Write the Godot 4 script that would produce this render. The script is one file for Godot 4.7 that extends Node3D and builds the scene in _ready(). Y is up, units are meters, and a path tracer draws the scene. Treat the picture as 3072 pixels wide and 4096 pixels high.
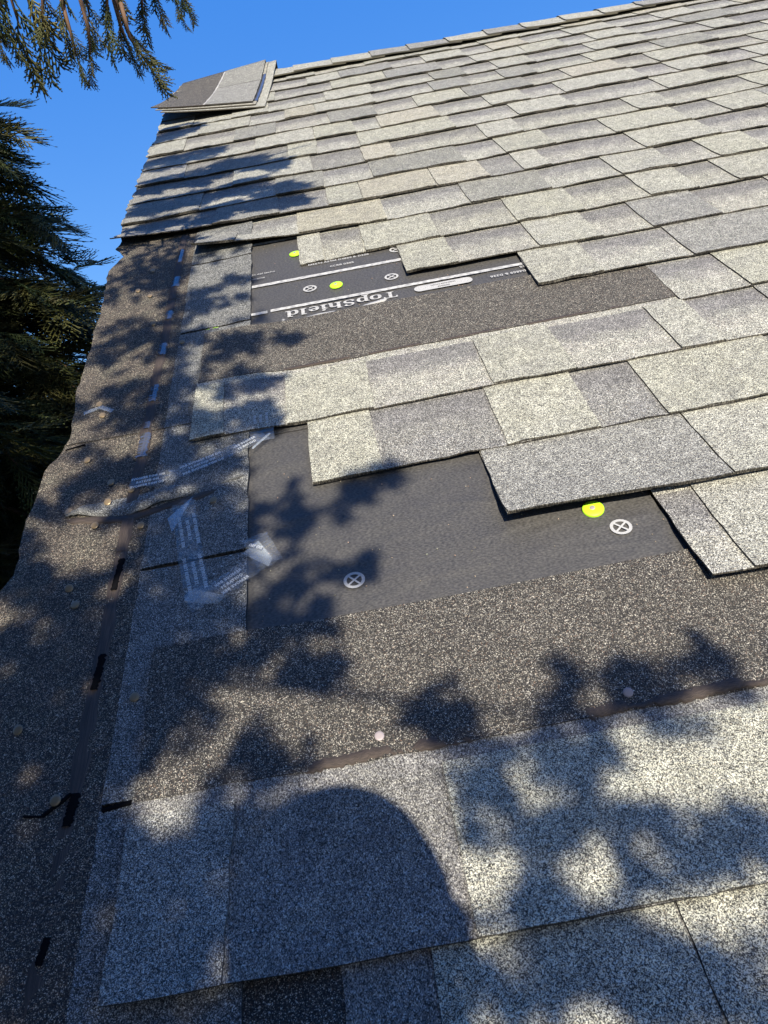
extends Node3D
# A steep shingled roof seen from the eave: torn-off courses, bare underlayment, cedars beside it.
# Roof axes: x along the courses, u up the slope, n off the roof. B turns them into the world.

const PITCH := 0.5585                 # 32 degrees
const EXPO := 0.143                   # exposure of one course
const U0 := 0.192                     # butt line of course 0
const CAM_N := 0.599
var B: Basis
var O := Vector3(0, 3.2, 0)
var SUN := Vector3.ZERO               # towards the sun
var M := {}
var taken := {}
var wav := FastNoiseLite.new()
var fine := FastNoiseLite.new()
var cams := []

func rp(x: float, u: float, n := 0.0) -> Vector3:      # roof coordinates in roof-local space
	return Vector3(x, n, -u)
func rw(x: float, u: float, n := 0.0) -> Vector3:      # roof coordinates in the world
	return B * rp(x, u, n) + O

func numbered(called: String) -> String:
	var k = taken.get(called, 0)
	taken[called] = k + 1
	return called if k == 0 else "%s_%03d" % [called, k]
func thing(called: String, label: String, category: String, at := Vector3.ZERO, turn := Basis.IDENTITY, group := "") -> Node3D:
	var o := Node3D.new()
	o.name = numbered(called)
	add_child(o)
	o.transform = Transform3D(turn, at)
	o.set_meta("label", label)
	o.set_meta("category", category)
	if group != "":
		o.set_meta("group", group)
	return o
func obj(called: String, st: SurfaceTool, m: Material, parent: Node, smooth := true) -> MeshInstance3D:
	if smooth:
		st.generate_normals()
	var o := MeshInstance3D.new()
	o.name = called
	o.mesh = st.commit()
	o.material_override = m
	parent.add_child(o, true)
	return o
func mi(called: String, mesh: Mesh, m: Material, parent: Node, t := Transform3D.IDENTITY) -> MeshInstance3D:
	var o := MeshInstance3D.new()
	o.name = called
	o.mesh = mesh
	o.material_override = m
	o.transform = t
	parent.add_child(o, true)
	return o
func tool(group := 0) -> SurfaceTool:
	var st := SurfaceTool.new()
	st.begin(Mesh.PRIMITIVE_TRIANGLES)
	st.set_smooth_group(group)
	return st
func vert(st: SurfaceTool, p: Vector3, uv: Vector2, c := Color.WHITE) -> void:
	st.set_color(c)
	st.set_uv(uv)
	st.add_vertex(p)
func quad(st: SurfaceTool, a, b, c, d, ua := Vector2.ZERO, ub := Vector2.ZERO, uc := Vector2.ZERO, ud := Vector2.ZERO, col := Color.WHITE) -> void:
	# a b c d clockwise as seen from the front
	vert(st, a, ua, col); vert(st, b, ub, col); vert(st, c, uc, col)
	vert(st, a, ua, col); vert(st, c, uc, col); vert(st, d, ud, col)

# ---------- materials ----------
func h01(i: int) -> float:
	var v = sin(float(i) * 127.1 + 11.7) * 43758.5453
	return v - floor(v)
var cell_bytes: PackedByteArray
var cell_wide: PackedByteArray
var seam_bytes: PackedByteArray      # distance to the seams between the grains, where the bare binder shows
var seam_wide: PackedByteArray
var bump_tex: ImageTexture
var bump_wide: ImageTexture
const TW := 1024
const SEAM := 34
func cellular(w: int, h: int, ret: int, freq := 0.155) -> PackedByteArray:
	var n := FastNoiseLite.new()
	n.seed = 5
	n.noise_type = FastNoiseLite.TYPE_CELLULAR
	n.frequency = freq
	n.cellular_return_type = ret
	n.cellular_jitter = 1.0
	var im = n.get_image(w, h)
	im.convert(Image.FORMAT_L8)
	return im.get_data()
func bump_of(w: int, h: int) -> ImageTexture:
	var n := FastNoiseLite.new()
	n.seed = 5
	n.noise_type = FastNoiseLite.TYPE_CELLULAR
	n.frequency = 0.155
	n.cellular_return_type = FastNoiseLite.RETURN_DISTANCE
	n.cellular_jitter = 1.0
	var im = n.get_image(w, h, true)
	im.convert(Image.FORMAT_RGB8)
	im.generate_mipmaps()
	return ImageTexture.create_from_image(im)
# a granule blend: list of [share, r, g, b, spread], linear colours
func palette(mix: Array, salt: int) -> PackedByteArray:
	var out := PackedByteArray()
	out.resize(768)
	for i in 256:
		var r = h01(i * 3 + salt)
		var k := 0
		while k < mix.size() - 1 and r > mix[k][0]:
			r -= mix[k][0]
			k += 1
		var m = mix[k]
		var s = 1.0 + (h01(i * 7 + salt + 1) - 0.5) * 2.0 * m[4]
		var c = Color(m[1] * s, m[2] * s, m[3] * s).linear_to_srgb()
		out[i * 3] = clampi(int(c.r * 255), 0, 255)
		out[i * 3 + 1] = clampi(int(c.g * 255), 0, 255)
		out[i * 3 + 2] = clampi(int(c.b * 255), 0, 255)
	return out
func clumps(w: int, h: int) -> PackedByteArray:     # how evenly the grains fell: patches of about a centimetre
	var n := FastNoiseLite.new()
	n.seed = 17
	n.noise_type = FastNoiseLite.TYPE_CELLULAR
	n.frequency = 0.055
	n.cellular_return_type = FastNoiseLite.RETURN_CELL_VALUE
	n.domain_warp_enabled = true
	n.domain_warp_amplitude = 14.0
	n.domain_warp_frequency = 0.09
	var im = n.get_image(w, h)
	im.convert(Image.FORMAT_L8)
	return im.get_data()
var clump_bytes: PackedByteArray
var clump_wide: PackedByteArray
func granules(mix: Array, salt: int) -> StandardMaterial3D:
	var p = palette(mix, salt)
	var d := PackedByteArray()
	d.resize(TW * TW * 3)
	var j := 0
	for i in TW * TW:
		if seam_bytes[i] < SEAM:
			d[j] = 44; d[j + 1] = 42; d[j + 2] = 41
			j += 3
			continue
		var v = cell_bytes[i] * 3
		var c = 206 + (clump_bytes[i] * 50 >> 8)
		d[j] = p[v] * c >> 8; d[j + 1] = p[v + 1] * c >> 8; d[j + 2] = p[v + 2] * c >> 8
		j += 3
	var m := StandardMaterial3D.new()
	m.albedo_texture = ImageTexture.create_from_image(Image.create_from_data(TW, TW, false, Image.FORMAT_RGB8, d))
	m.vertex_color_use_as_albedo = true
	m.roughness = 0.92
	m.heightmap_enabled = true
	m.heightmap_scale = 0.17
	m.heightmap_flip_texture = true
	m.heightmap_texture = bump_tex
	return m
# the lower ply: a printed band of darker granules under each upper course, its lower border ragged grain by grain
func banded(light: Array, dark: Array) -> StandardMaterial3D:
	var w := 2048
	var h := 256
	var a = palette(light, 31)
	var b = palette(dark, 57)
	var edge := FastNoiseLite.new()
	edge.seed = 9
	edge.frequency = 0.012
	var d := PackedByteArray()
	d.resize(w * h * 3)
	var j := 0
	for y in h:
		var row = float(y) / h * 1.35 - 0.3
		for x in w:
			if seam_wide[y * w + x] < SEAM:
				d[j] = 44; d[j + 1] = 42; d[j + 2] = 41
				j += 3
				continue
			var v = cell_wide[y * w + x]
			var e = (0.43 + 0.13 * edge.get_noise_2d(x, y * 1.5) - row) if row > 0.0 else -1.0
			var p = clampf(e / 0.36 + 0.5, 0.0, 1.0)
			var q = b if h01(v * 5 + 3) < p else a
			var c = 206 + (clump_wide[y * w + x] * 50 >> 8)
			d[j] = q[v * 3] * c >> 8; d[j + 1] = q[v * 3 + 1] * c >> 8; d[j + 2] = q[v * 3 + 2] * c >> 8
			j += 3
	var m := StandardMaterial3D.new()
	m.albedo_texture = ImageTexture.create_from_image(Image.create_from_data(w, h, false, Image.FORMAT_RGB8, d))
	m.vertex_color_use_as_albedo = true
	m.roughness = 0.92
	m.heightmap_enabled = true
	m.heightmap_scale = 0.17
	m.heightmap_flip_texture = true
	m.heightmap_texture = bump_wide
	return m
func plain(c: Color, rough: float, metal := 0.0) -> StandardMaterial3D:
	var m := StandardMaterial3D.new()
	m.albedo_color = c.linear_to_srgb()
	m.roughness = rough
	m.metallic = metal
	m.vertex_color_use_as_albedo = true
	return m
func noisy(size: int, freq: Vector2, oct: int, lo: Color, hi: Color, seed_: int, gamma := 1.0) -> ImageTexture:
	var n := FastNoiseLite.new()
	n.seed = seed_
	n.frequency = 1.0
	n.fractal_octaves = oct
	var im := Image.create(size, size, false, Image.FORMAT_RGB8)
	for y in size:
		for x in size:
			var v = clampf(n.get_noise_2d(x * freq.x, y * freq.y) * 0.9 + 0.5, 0, 1)
			im.set_pixel(x, y, lo.lerp(hi, pow(v, gamma)).linear_to_srgb())
	return ImageTexture.create_from_image(im)
func make_materials() -> void:
	cell_bytes = cellular(TW, TW, FastNoiseLite.RETURN_CELL_VALUE)
	cell_wide = cellular(2048, 256, FastNoiseLite.RETURN_CELL_VALUE)
	seam_bytes = cellular(TW, TW, FastNoiseLite.RETURN_DISTANCE2_SUB)
	seam_wide = cellular(2048, 256, FastNoiseLite.RETURN_DISTANCE2_SUB)
	clump_bytes = clumps(TW, TW)
	clump_wide = clumps(2048, 256)
	bump_tex = bump_of(TW, TW)
	bump_wide = bump_of(2048, 256)
	var light = [[0.40, 0.74, 0.735, 0.64, 0.2], [0.22, 0.38, 0.378, 0.33, 0.3], [0.21, 0.12, 0.12, 0.116, 0.4], [0.14, 0.03, 0.03, 0.03, 0.4], [0.03, 0.42, 0.33, 0.23, 0.3]]
	var grey = [[0.26, 0.70, 0.695, 0.63, 0.22], [0.27, 0.30, 0.30, 0.288, 0.3], [0.29, 0.115, 0.115, 0.115, 0.3], [0.16, 0.028, 0.028, 0.029, 0.4], [0.02, 0.36, 0.27, 0.19, 0.3]]
	var tan = [[0.39, 0.72, 0.70, 0.595, 0.22], [0.24, 0.38, 0.362, 0.31, 0.3], [0.20, 0.14, 0.13, 0.11, 0.4], [0.13, 0.03, 0.029, 0.028, 0.4], [0.04, 0.46, 0.35, 0.23, 0.3]]
	var slate = [[0.17, 0.60, 0.595, 0.55, 0.25], [0.34, 0.255, 0.25, 0.245, 0.25], [0.33, 0.14, 0.137, 0.138, 0.25], [0.16, 0.035, 0.034, 0.035, 0.4]]
	var head = [[0.065, 0.74, 0.70, 0.60, 0.25], [0.13, 0.21, 0.19, 0.16, 0.3], [0.37, 0.070, 0.063, 0.056, 0.35], [0.41, 0.016, 0.015, 0.015, 0.4], [0.025, 0.30, 0.17, 0.11, 0.3]]
	var start = [[0.18, 0.62, 0.625, 0.60, 0.25], [0.25, 0.225, 0.228, 0.228, 0.3], [0.35, 0.082, 0.085, 0.088, 0.35], [0.22, 0.020, 0.021, 0.022, 0.4]]
	M.light = granules(light, 11)
	M.grey = granules(grey, 23)
	M.tan = granules(tan, 37)
	M.head = granules(head, 41)
	M.start = granules(start, 53)
	M.band = banded(light, slate)
	M.bandgrey = banded(grey, slate)
	M.bandslate = banded([[0.22, 0.56, 0.555, 0.52, 0.3], [0.34, 0.24, 0.235, 0.235, 0.25], [0.30, 0.14, 0.137, 0.14, 0.25], [0.14, 0.04, 0.038, 0.041, 0.4]], slate)
	M.felt = plain(Color.WHITE, 0.62)
	M.felt.albedo_texture = noisy(512, Vector2(0.22, 0.50), 4, Color(0.032, 0.031, 0.031), Color(0.092, 0.088, 0.084), 3, 1.2)
	M.felt.heightmap_enabled = true
	M.felt.heightmap_scale = 0.03
	M.felt.heightmap_texture = noisy(512, Vector2(0.3, 0.5), 3, Color.BLACK, Color.WHITE, 4)
	M.print = plain(Color.WHITE, 0.7)
	M.print.albedo_texture = noisy(128, Vector2(0.15, 0.3), 3, Color(0.20, 0.20, 0.21), Color(0.52, 0.52, 0.52), 8)
	M.tar = plain(Color.WHITE, 0.8)
	M.tar.albedo_texture = noisy(256, Vector2(0.02, 0.35), 4, Color(0.016, 0.012, 0.011), Color(0.10, 0.075, 0.062), 6, 1.4)
	M.tar.heightmap_enabled = true
	M.tar.heightmap_scale = 0.06
	M.tar.heightmap_texture = M.tar.albedo_texture
	M.edge = plain(Color(0.05, 0.043, 0.040), 0.9)
	M.hole = plain(Color(0.006, 0.006, 0.007), 0.9)
	M.hole.metallic_specular = 0.1
	M.film = plain(Color(0.16, 0.165, 0.19), 0.16, 0.6)
	M.film.metallic_specular = 0.9
	M.grain = plain(Color(0.24, 0.22, 0.19), 0.9)
	M.wood = plain(Color.WHITE, 0.8)
	M.wood.albedo_texture = noisy(256, Vector2(0.01, 0.12), 4, Color(0.16, 0.10, 0.055), Color(0.42, 0.30, 0.18), 12)
	M.steel = plain(Color(0.30, 0.26, 0.27), 0.55, 0.2)
	M.brass = plain(Color(0.24, 0.18, 0.11), 0.34, 0.35)
	M.lime = plain(Color(0.46, 0.90, 0.03), 0.45)
	M.lime.subsurf_scatter_enabled = false
	M.tape = plain(Color(0.75, 0.82, 0.9), 0.07)
	M.tape.transparency = BaseMaterial3D.TRANSPARENCY_ALPHA
	M.tape.albedo_color.a = 0.055
	M.tape.metallic_specular = 0.45
	M.crease_glare = plain(Color(0.62, 0.70, 0.80), 0.2)  # folded film: pale blue and less clear, glare of the folds put into its colour
	M.crease_glare.transparency = BaseMaterial3D.TRANSPARENCY_ALPHA
	M.crease_glare.albedo_color.a = 0.3
	M.ink = plain(Color(0.50, 0.52, 0.54), 0.5)
	M.leaf = plain(Color(0.056, 0.070, 0.020), 0.55)
	M.leaf.backlight_enabled = true
	M.leaf.backlight = Color(0.10, 0.13, 0.03)
	M.bark = plain(Color.WHITE, 0.9)
	M.bark.albedo_texture = noisy(256, Vector2(0.12, 0.02), 4, Color(0.05, 0.03, 0.02), Color(0.22, 0.13, 0.085), 14)
	M.grass = plain(Color.WHITE, 0.95)
	M.grass.albedo_texture = noisy(512, Vector2(0.05, 0.05), 5, Color(0.02, 0.03, 0.012), Color(0.13, 0.14, 0.05), 15)
	M.siding = plain(Color(0.42, 0.38, 0.33), 0.8)
	M.trim = plain(Color(0.62, 0.60, 0.56), 0.6)
	M.skin = plain(Color(0.48, 0.29, 0.21), 0.6)
	M.cloth = plain(Color(0.06, 0.08, 0.13), 0.9)
	M.denim = plain(Color(0.05, 0.07, 0.12), 0.9)
	M.hair = plain(Color(0.03, 0.02, 0.015), 0.8)
	M.black = plain(Color(0.015, 0.015, 0.017), 0.3)
	M.alu = plain(Color(0.55, 0.55, 0.56), 0.4, 0.9)

# ---------- slabs: a sheet over roof coordinates with ragged rims, a top that follows f(x, u), and its thickness ----------
func jag(x: float, u: float, amp: float) -> float:
	return fine.get_noise_2d(x * 900.0, u * 900.0) * amp + fine.get_noise_2d(x * 190.0 + 50.0, u * 190.0) * amp
# lft(u), rgt(u): borders; bot, top: u range
func slab(lft: Callable, rgt: Callable, bot: float, top: float, f: Callable, thick: float, nx: int, ny: int, uvoff: Vector2, col := Color.WHITE, band := 0.0, ragged := 0.0012) -> SurfaceTool:
	var st := tool(0)
	var g := []
	var uvs := []
	for j in ny + 1:
		var u = lerpf(bot, top, float(j) / ny)
		var a = lft.call(u)
		var b = rgt.call(u)
		for i in nx + 1:
			var x = lerpf(a, b, float(i) / nx)
			var v = u
			if j == 0:
				v += jag(x, bot, ragged)
			if i == 0 or i == nx:
				x += jag(x, u, ragged)
			g.append(Vector3(x, f.call(x, v), -v))
			uvs.append(Vector2(x / 1.22 + uvoff.x, clampf((top - v) / (top - bot), 0, 1) * 0.96 + 0.02) if band > 0.0 else Vector2(x / 0.61 + uvoff.x, -v / 0.61 + uvoff.y))
	if band > 0.0:
		for k in g.size():
			uvs[k].y = clampf(((band + g[k].z) / EXPO + 0.3) / 1.35, 0.005, 0.995)
	var w = nx + 1
	var tint := []
	for k in g.size():
		var t = 1.0 + 0.10 * fine.get_noise_2d(g[k].x * 17.0 + uvoff.x * 60.0, g[k].z * 17.0) + 0.05 * fine.get_noise_2d(g[k].x * 60.0, g[k].z * 60.0)
		tint.append(Color(col.r * t, col.g * t, col.b * (t * 0.6 + 0.4)))
	for j in ny:
		for i in nx:
			var k = j * w + i
			for c in [k, k + w, k + w + 1, k, k + w + 1, k + 1]:
				vert(st, g[c], uvs[c], tint[c])
	st.set_smooth_group(-1)
	var dn = Vector3(0, -thick, 0)
	var ec = Color(col.r * 0.28, col.g * 0.26, col.b * 0.25)
	for i in nx:
		quad(st, g[i] + dn, g[i], g[i + 1], g[i + 1] + dn, uvs[i], uvs[i], uvs[i + 1], uvs[i + 1], ec)
		var k = ny * w + i
		quad(st, g[k + 1] + dn, g[k + 1], g[k], g[k] + dn, uvs[k], uvs[k], uvs[k], uvs[k], ec)
	for j in ny:
		var k = j * w
		quad(st, g[k + w] + dn, g[k + w], g[k], g[k] + dn, uvs[k], uvs[k], uvs[k], uvs[k], ec)
		k = j * w + nx
		quad(st, g[k] + dn, g[k], g[k + w], g[k + w] + dn, uvs[k], uvs[k], uvs[k], uvs[k], ec)
	for j in ny:
		for i in nx:
			var k = j * w + i
			quad(st, g[k + 1] + dn, g[k + w + 1] + dn, g[k + w] + dn, g[k] + dn, uvs[k], uvs[k], uvs[k], uvs[k], ec)
	return st
func at(v: float) -> Callable:
	return func(_u): return v
func pw(pts: Array, t: float) -> float:            # piecewise linear through [t, value]
	if t <= pts[0][0]:
		return pts[0][1]
	for k in range(1, pts.size()):
		if t <= pts[k][0]:
			return lerpf(pts[k - 1][1], pts[k][1], (t - pts[k - 1][0]) / (pts[k][0] - pts[k - 1][0]))
	return pts[-1][1]
func line_of(pts: Array) -> Callable:
	return func(u): return pw(pts, u)
func tubes(st: SurfaceTool, pts: Array, radii: Array, sides := 6, cap := true) -> void:
	var rings := []
	for k in pts.size():
		var d = (pts[mini(k + 1, pts.size() - 1)] - pts[maxi(k - 1, 0)]).normalized()
		var a = d.cross(Vector3(0.31, 0.9, 0.27)).normalized()
		var b = d.cross(a)
		var ring := []
		for s in sides:
			var t = TAU * s / sides
			ring.append(pts[k] + (a * cos(t) + b * sin(t)) * radii[k])
		rings.append(ring)
	var run := 0.0
	for k in pts.size() - 1:
		var nxt = run + (pts[k + 1] - pts[k]).length()
		for s in sides:
			var s2 = (s + 1) % sides
			quad(st, rings[k][s], rings[k][s2], rings[k + 1][s2], rings[k + 1][s], Vector2(s / float(sides), run), Vector2((s + 1) / float(sides), run), Vector2((s + 1) / float(sides), nxt), Vector2(s / float(sides), nxt))
		run = nxt
	if cap:
		for s in range(1, sides - 1):
			vert(st, rings[0][0], Vector2.ZERO); vert(st, rings[0][s + 1], Vector2.ZERO); vert(st, rings[0][s], Vector2.ZERO)
			var e = rings[-1]
			vert(st, e[0], Vector2.ZERO); vert(st, e[s], Vector2.ZERO); vert(st, e[s + 1], Vector2.ZERO)
func boxy(st: SurfaceTool, lo: Vector3, hi: Vector3) -> void:
	st.set_smooth_group(-1)
	var p := []
	for k in 8:
		p.append(Vector3(hi.x if k & 1 else lo.x, hi.y if k & 2 else lo.y, hi.z if k & 4 else lo.z))
	var s = hi - lo
	for f in [[0, 2, 3, 1, 0], [5, 7, 6, 4, 0], [4, 6, 2, 0, 1], [1, 3, 7, 5, 1], [2, 6, 7, 3, 2], [4, 0, 1, 5, 2]]:
		var w = [Vector2(s.x, s.y), Vector2(s.z, s.y), Vector2(s.x, s.z)][f[4]]
		quad(st, p[f[0]], p[f[1]], p[f[2]], p[f[3]], Vector2(0, 0), Vector2(0, w.y), Vector2(w.x, w.y), Vector2(w.x, 0))
# ---------- the courses ----------
# how far the butt of a course stands off (+) or sags (-): course -> [x, n] along it
var LIFT := {
	-1: [[-0.09, 0.003], [0.1, 0.0]],
	0: [[-0.27, 0.004], [0.05, 0.0]],
	2: [[0.32, 0.009], [0.7, 0.002]],
	3: [[0.145, 0.012], [0.42, 0.005], [0.9, 0.0]],
	4: [[-0.08, -0.006], [0.15, -0.001], [0.4, 0.0]],
	5: [[-0.25, -0.004], [-0.1, -0.002], [0.2, 0.0]],
	6: [[0.54, -0.002], [0.8, 0.0]],
	9: [[-0.07, -0.008], [0.1, -0.002], [0.3, 0.0]],
	10: [[-0.29, 0.024], [-0.07, 0.004], [0.1, 0.0]],
	11: [[-0.5, 0.019], [-0.29, 0.010], [0.0, 0.003], [0.2, 0.0]],
}
func ply(n: int, extra: float) -> Callable:        # top face of course n; extra lowers it to the lower ply
	var un = U0 + n * EXPO
	var pts = LIFT.get(n, [[0.0, 0.0]])
	return func(x, u):
		var s = clampf((un + EXPO - u) / EXPO, -2.0, 1.1)
		var base = -0.0055 + 0.0034 * s + 0.0021 * pow(maxf(s, 0.0), 4.0)
		var curl = fine.get_noise_2d(x * 14.0, n * 37.0) * 0.0022 + 0.0006
		if n == 0 or n == 5 or n == 4:
			base += 0.0062 * clampf((-0.10 - x) / 0.07, 0.0, 1.0)
		return base - extra + (pw(pts, x) + curl) * pow(maxf(s, 0.0), 2.0) + wav.get_noise_2d(x * 2.2, u * 2.2) * 0.003
# [x where it starts, T raised tab or G lower ply in sight, tone 0 cream 1 grey 2 tan]
var ROWS := {
	-1: [-0.090, [[-0.090, "G", 3], [-0.023, "T", 0], [0.162, "T", 0], [0.36, "G", 0]]],
	0: [-0.268, [[-0.268, "T", 1], [-0.177, "G", 3], [0.013, "T", 0], [0.33, "G", 0]]],
	2: [0.322, [[0.322, "G", 1], [0.366, "T", 0], [0.56, "G", 0], [0.72, "T", 1]]],
	3: [0.145, [[0.145, "T", 1], [0.416, "T", 0], [0.60, "G", 0], [0.76, "T", 0]]],
	4: [-0.08, [[-0.08, "T", 0], [0.016, "G", 1], [0.183, "T", 0], [0.308, "G", 1], [0.399, "T", 0], [0.60, "G", 0], [0.78, "T", 0]]],
	5: [-0.252, [[-0.252, "T", 0], [-0.202, "G", 0], [-0.109, "T", 0], [0.02, "G", 0], [0.198, "T", 0], [0.324, "G", 0], [0.479, "T", 0], [0.545, "G", 0], [0.66, "T", 1]]],
	6: [0.541, [[0.541, "G", 0], [0.656, "T", 0], [0.85, "G", 0], [1.0, "T", 1]]],
	7: [0.348, [[0.348, "T", 0], [0.465, "G", 1], [0.628, "T", 1], [0.85, "G", 0], [1.02, "T", 0]]],
	8: [0.135, [[0.135, "T", 0], [0.235, "G", 0], [0.393, "T", 0], [0.515, "G", 0], [0.612, "T", 1], [0.746, "G", 0], [0.90, "T", 0]]],
	9: [-0.066, [[-0.066, "T", 0], [-0.015, "G", 1], [0.072, "T", 0], [0.227, "G", 2], [0.388, "T", 0], [0.529, "G", 0], [0.665, "T", 0], [0.768, "G", 0], [0.851, "T", 0]]],
	10: [-0.292, [[-0.292, "T", 1], [-0.20, "G", 0], [-0.06, "T", 2], [0.135, "G", 2], [0.322, "T", 1], [0.503, "G", 1], [0.659, "T", 0], [0.783, "G", 0], [0.879, "T", 0], [0.99, "G", 0]]],
	11: [-0.49, [[-0.49, "G", 1], [-0.257, "T", 1], [-0.10, "G", 1], [0.017, "T", 0], [0.099, "T", 2], [0.276, "T", 2], [0.40, "G", 0], [0.481, "T", 0], [0.545, "G", 0], [0.771, "T", 0], [0.95, "G", 0]]],
	12: [-0.49, [[-0.49, "T", 1], [-0.30, "G", 1], [-0.106, "T", 1], [0.015, "G", 2], [0.14, "T", 1], [0.373, "G", 0], [0.474, "T", 0], [0.60, "G", 0], [0.752, "T", 0], [0.943, "G", 0], [1.047, "T", 0]]],
	13: [-0.49, [[-0.49, "G", 1], [-0.22, "T", 0], [-0.004, "G", 1], [0.134, "T", 2], [0.216, "G", 0], [0.462, "T", 0], [0.558, "G", 0], [0.869, "T", 0], [0.965, "G", 0], [1.201, "T", 0]]],
	14: [-0.49, [[-0.49, "T", 1], [-0.36, "G", 1], [-0.065, "T", 0], [0.015, "G", 0], [0.138, "T", 0], [0.406, "G", 0], [0.585, "T", 0], [0.743, "G", 0], [1.006, "T", 0], [1.162, "G", 0]]],
	15: [-0.49, [[-0.49, "G", 0], [-0.16, "T", 0], [0.018, "T", 0], [0.14, "G", 0], [0.212, "T", 2], [0.389, "G", 0], [0.542, "T", 0], [0.657, "G", 0], [0.762, "T", 0], [1.006, "G", 0], [1.105, "T", 0]]],
}
const RIGHT := 2.5
func build_roof() -> void:
	var roof = thing("shingled_roof", "weathered grey asphalt shingled roof slope with courses torn off near the rake", "roof", O, B)
	# deck, boards at the eave and the rake, the slope behind
	var st = tool(-1)
	boxy(st, Vector3(-0.430, -0.032, -3.398), Vector3(RIGHT, -0.0155, 0.37))
	obj("roof_deck", st, M.wood, roof)
	st = tool(-1)
	boxy(st, Vector3(-0.452, -0.20, -3.38), Vector3(-0.431, -0.0135, 0.36))
	obj("rake_board", st, M.edge, roof)
	st = tool(-1)
	boxy(st, Vector3(-0.455, -0.17, 0.372), Vector3(RIGHT, -0.0135, 0.393))
	obj("fascia_board", st, M.trim, roof)
	var rng := RandomNumberGenerator.new()
	rng.seed = 77
	for n in range(-4, 22):
		var un = U0 + n * EXPO
		var x0 := -0.49
		var segs := []
		if n == 1:
			x0 = 0.56
		if ROWS.has(n):
			x0 = ROWS[n][0]
			segs = ROWS[n][1].duplicate(true)
		if segs.is_empty():
			var run = x0 if n > -2 else -0.49
			segs.append([run, ["T", "G"][n & 1], 0])
		if n < -1:
			x0 = -0.245
			segs[0][0] = x0
		while segs[-1][0] < RIGHT - 0.1:
			var wide = rng.randf_range(0.10, 0.21)
			var kind = "T"
			if segs[-1][1] == "T" and rng.randf() < 0.88:
				kind = "G"
			var r = rng.randf()
			segs.append([segs[-1][0] + wide, kind, 0 if r < 0.66 else (1 if r < 0.91 else 2)])
		segs.append([RIGHT, "", 0])
		# strips about a metre long, joints under a raised tab
		var cuts = [x0]
		var want = x0 + rng.randf_range(0.35, 0.95)
		for k in range(1, segs.size() - 1):
			if segs[k][1] == "T" and segs[k][0] > want:
				cuts.append(segs[k][0] + 0.012)
				want = segs[k][0] + 0.95
		cuts.append(RIGHT)
		for c in cuts.size() - 1:
			var a: float = cuts[c]
			var b: float = cuts[c + 1]
			var jagged = c == 0 and n > 10
			var lf: Callable = at(a)
			if jagged:
				lf = func(u): return a + fine.get_noise_2d(u * 160.0, 3.0) * 0.011 + fine.get_noise_2d(u * 700.0, 9.0) * 0.004 - 0.006
			# the strip itself, coloured by the tone of each stretch in sight
			var g = 0
			var tone := 0
			for sgm in segs:
				if sgm[1] == "G" and sgm[0] >= a - 0.05 and sgm[0] < b:
					if sgm[2] == 3: g += 9
					elif sgm[2] == 1: g += 1
					else: g -= 1
			var cc = rng.randf_range(0.92, 1.05)
			st = slab(lf, at(b - 0.0015), un, un + EXPO * (1.32 if n != 0 and n != 5 else 1.15), ply(n, 0.0026), 0.0025, maxi(4, int((b - a) / 0.03)), 9, Vector2(rng.randf(), rng.randf()), Color(cc, cc * rng.randf_range(0.98, 1.0), cc * rng.randf_range(0.95, 1.01)), un + EXPO)
			var strip = obj("shingle", st, M.bandslate if g > 4 else (M.bandgrey if g > 0 else M.band), roof)
			for k in segs.size() - 1:
				if segs[k][1] != "T" or segs[k][0] < a - 0.02 or segs[k][0] >= b - 0.02:
					continue
				var ta: float = segs[k][0]
				var tb: float = segs[k + 1][0]
				var lt: Callable = at(ta)
				if jagged and k == 0:
					lt = lf
				var tc = rng.randf_range(0.93, 1.05)
				var m = [M.light, M.grey, M.tan][segs[k][2]]
				var slant = rng.randf_range(-0.03, 0.03)
				var rt: Callable = func(u): return tb + (u - un) * slant
				if segs[k + 1][1] == "T" or segs[k + 1][1] == "":
					rt = at(tb - 0.0022)
				st = slab(lt, rt, un - 0.0006, un + EXPO * (1.25 if n != 0 and n != 5 else 1.02), ply(n, 0.0), 0.0025, maxi(4, int((tb - ta) / 0.02)), 8, Vector2(rng.randf(), rng.randf()), Color(tc, tc, tc * rng.randf_range(0.94, 1.0)))
				obj("tab", st, m, strip)
		# the covered upper part of a course, in sight where the course above is gone
		if n == 0 or n == 5:
			var hb = 0.60 if n == 0 else 0.56
			st = slab(at(x0 + 0.002), at(hb), un + EXPO * 1.13, un + 0.338, func(x, u): return -0.0072 + 0.0058 * clampf((-0.10 - x) / 0.07, 0.0, 1.0) - 0.0016 * clampf((u - un - EXPO) / 0.19, 0.0, 1.0) + wav.get_noise_2d(x * 2.2, u * 2.2) * 0.003, 0.0022, 40, 10, Vector2(rng.randf(), rng.randf()), Color(1.4, 1.27, 1.15) if n == 0 else Color(1.3, 1.19, 1.06), 0.0, 0.0016)
			obj("shingle_headlap", st, M.head, roof)
	# the dark headlap that shows at the eave where a tab is torn off
	st = slab(at(-0.262), at(-0.06), -0.10, 0.215, func(_x, _u): return -0.0098, 0.002, 12, 12, Vector2(0.3, 0.7), Color(0.8, 0.8, 0.8))
	obj("shingle_headlap", st, M.head, roof)
	build_starters(roof)
	build_sealant(roof)
	# ridge caps bent over the ridge
	var x := -0.62
	var i := 0
	while x < RIGHT - 0.05:
		var wide = 0.152 + rng.randf_range(-0.006, 0.006)
		if x > -0.5:
			st = tool(0)
			ridge_cap(st, x, x + wide + 0.05, rng.randf_range(-0.004, 0.004), rng)
			obj("ridge_cap", st, M.light if rng.randf() < 0.7 else M.grey, roof)
		x += wide
		i += 1
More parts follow.
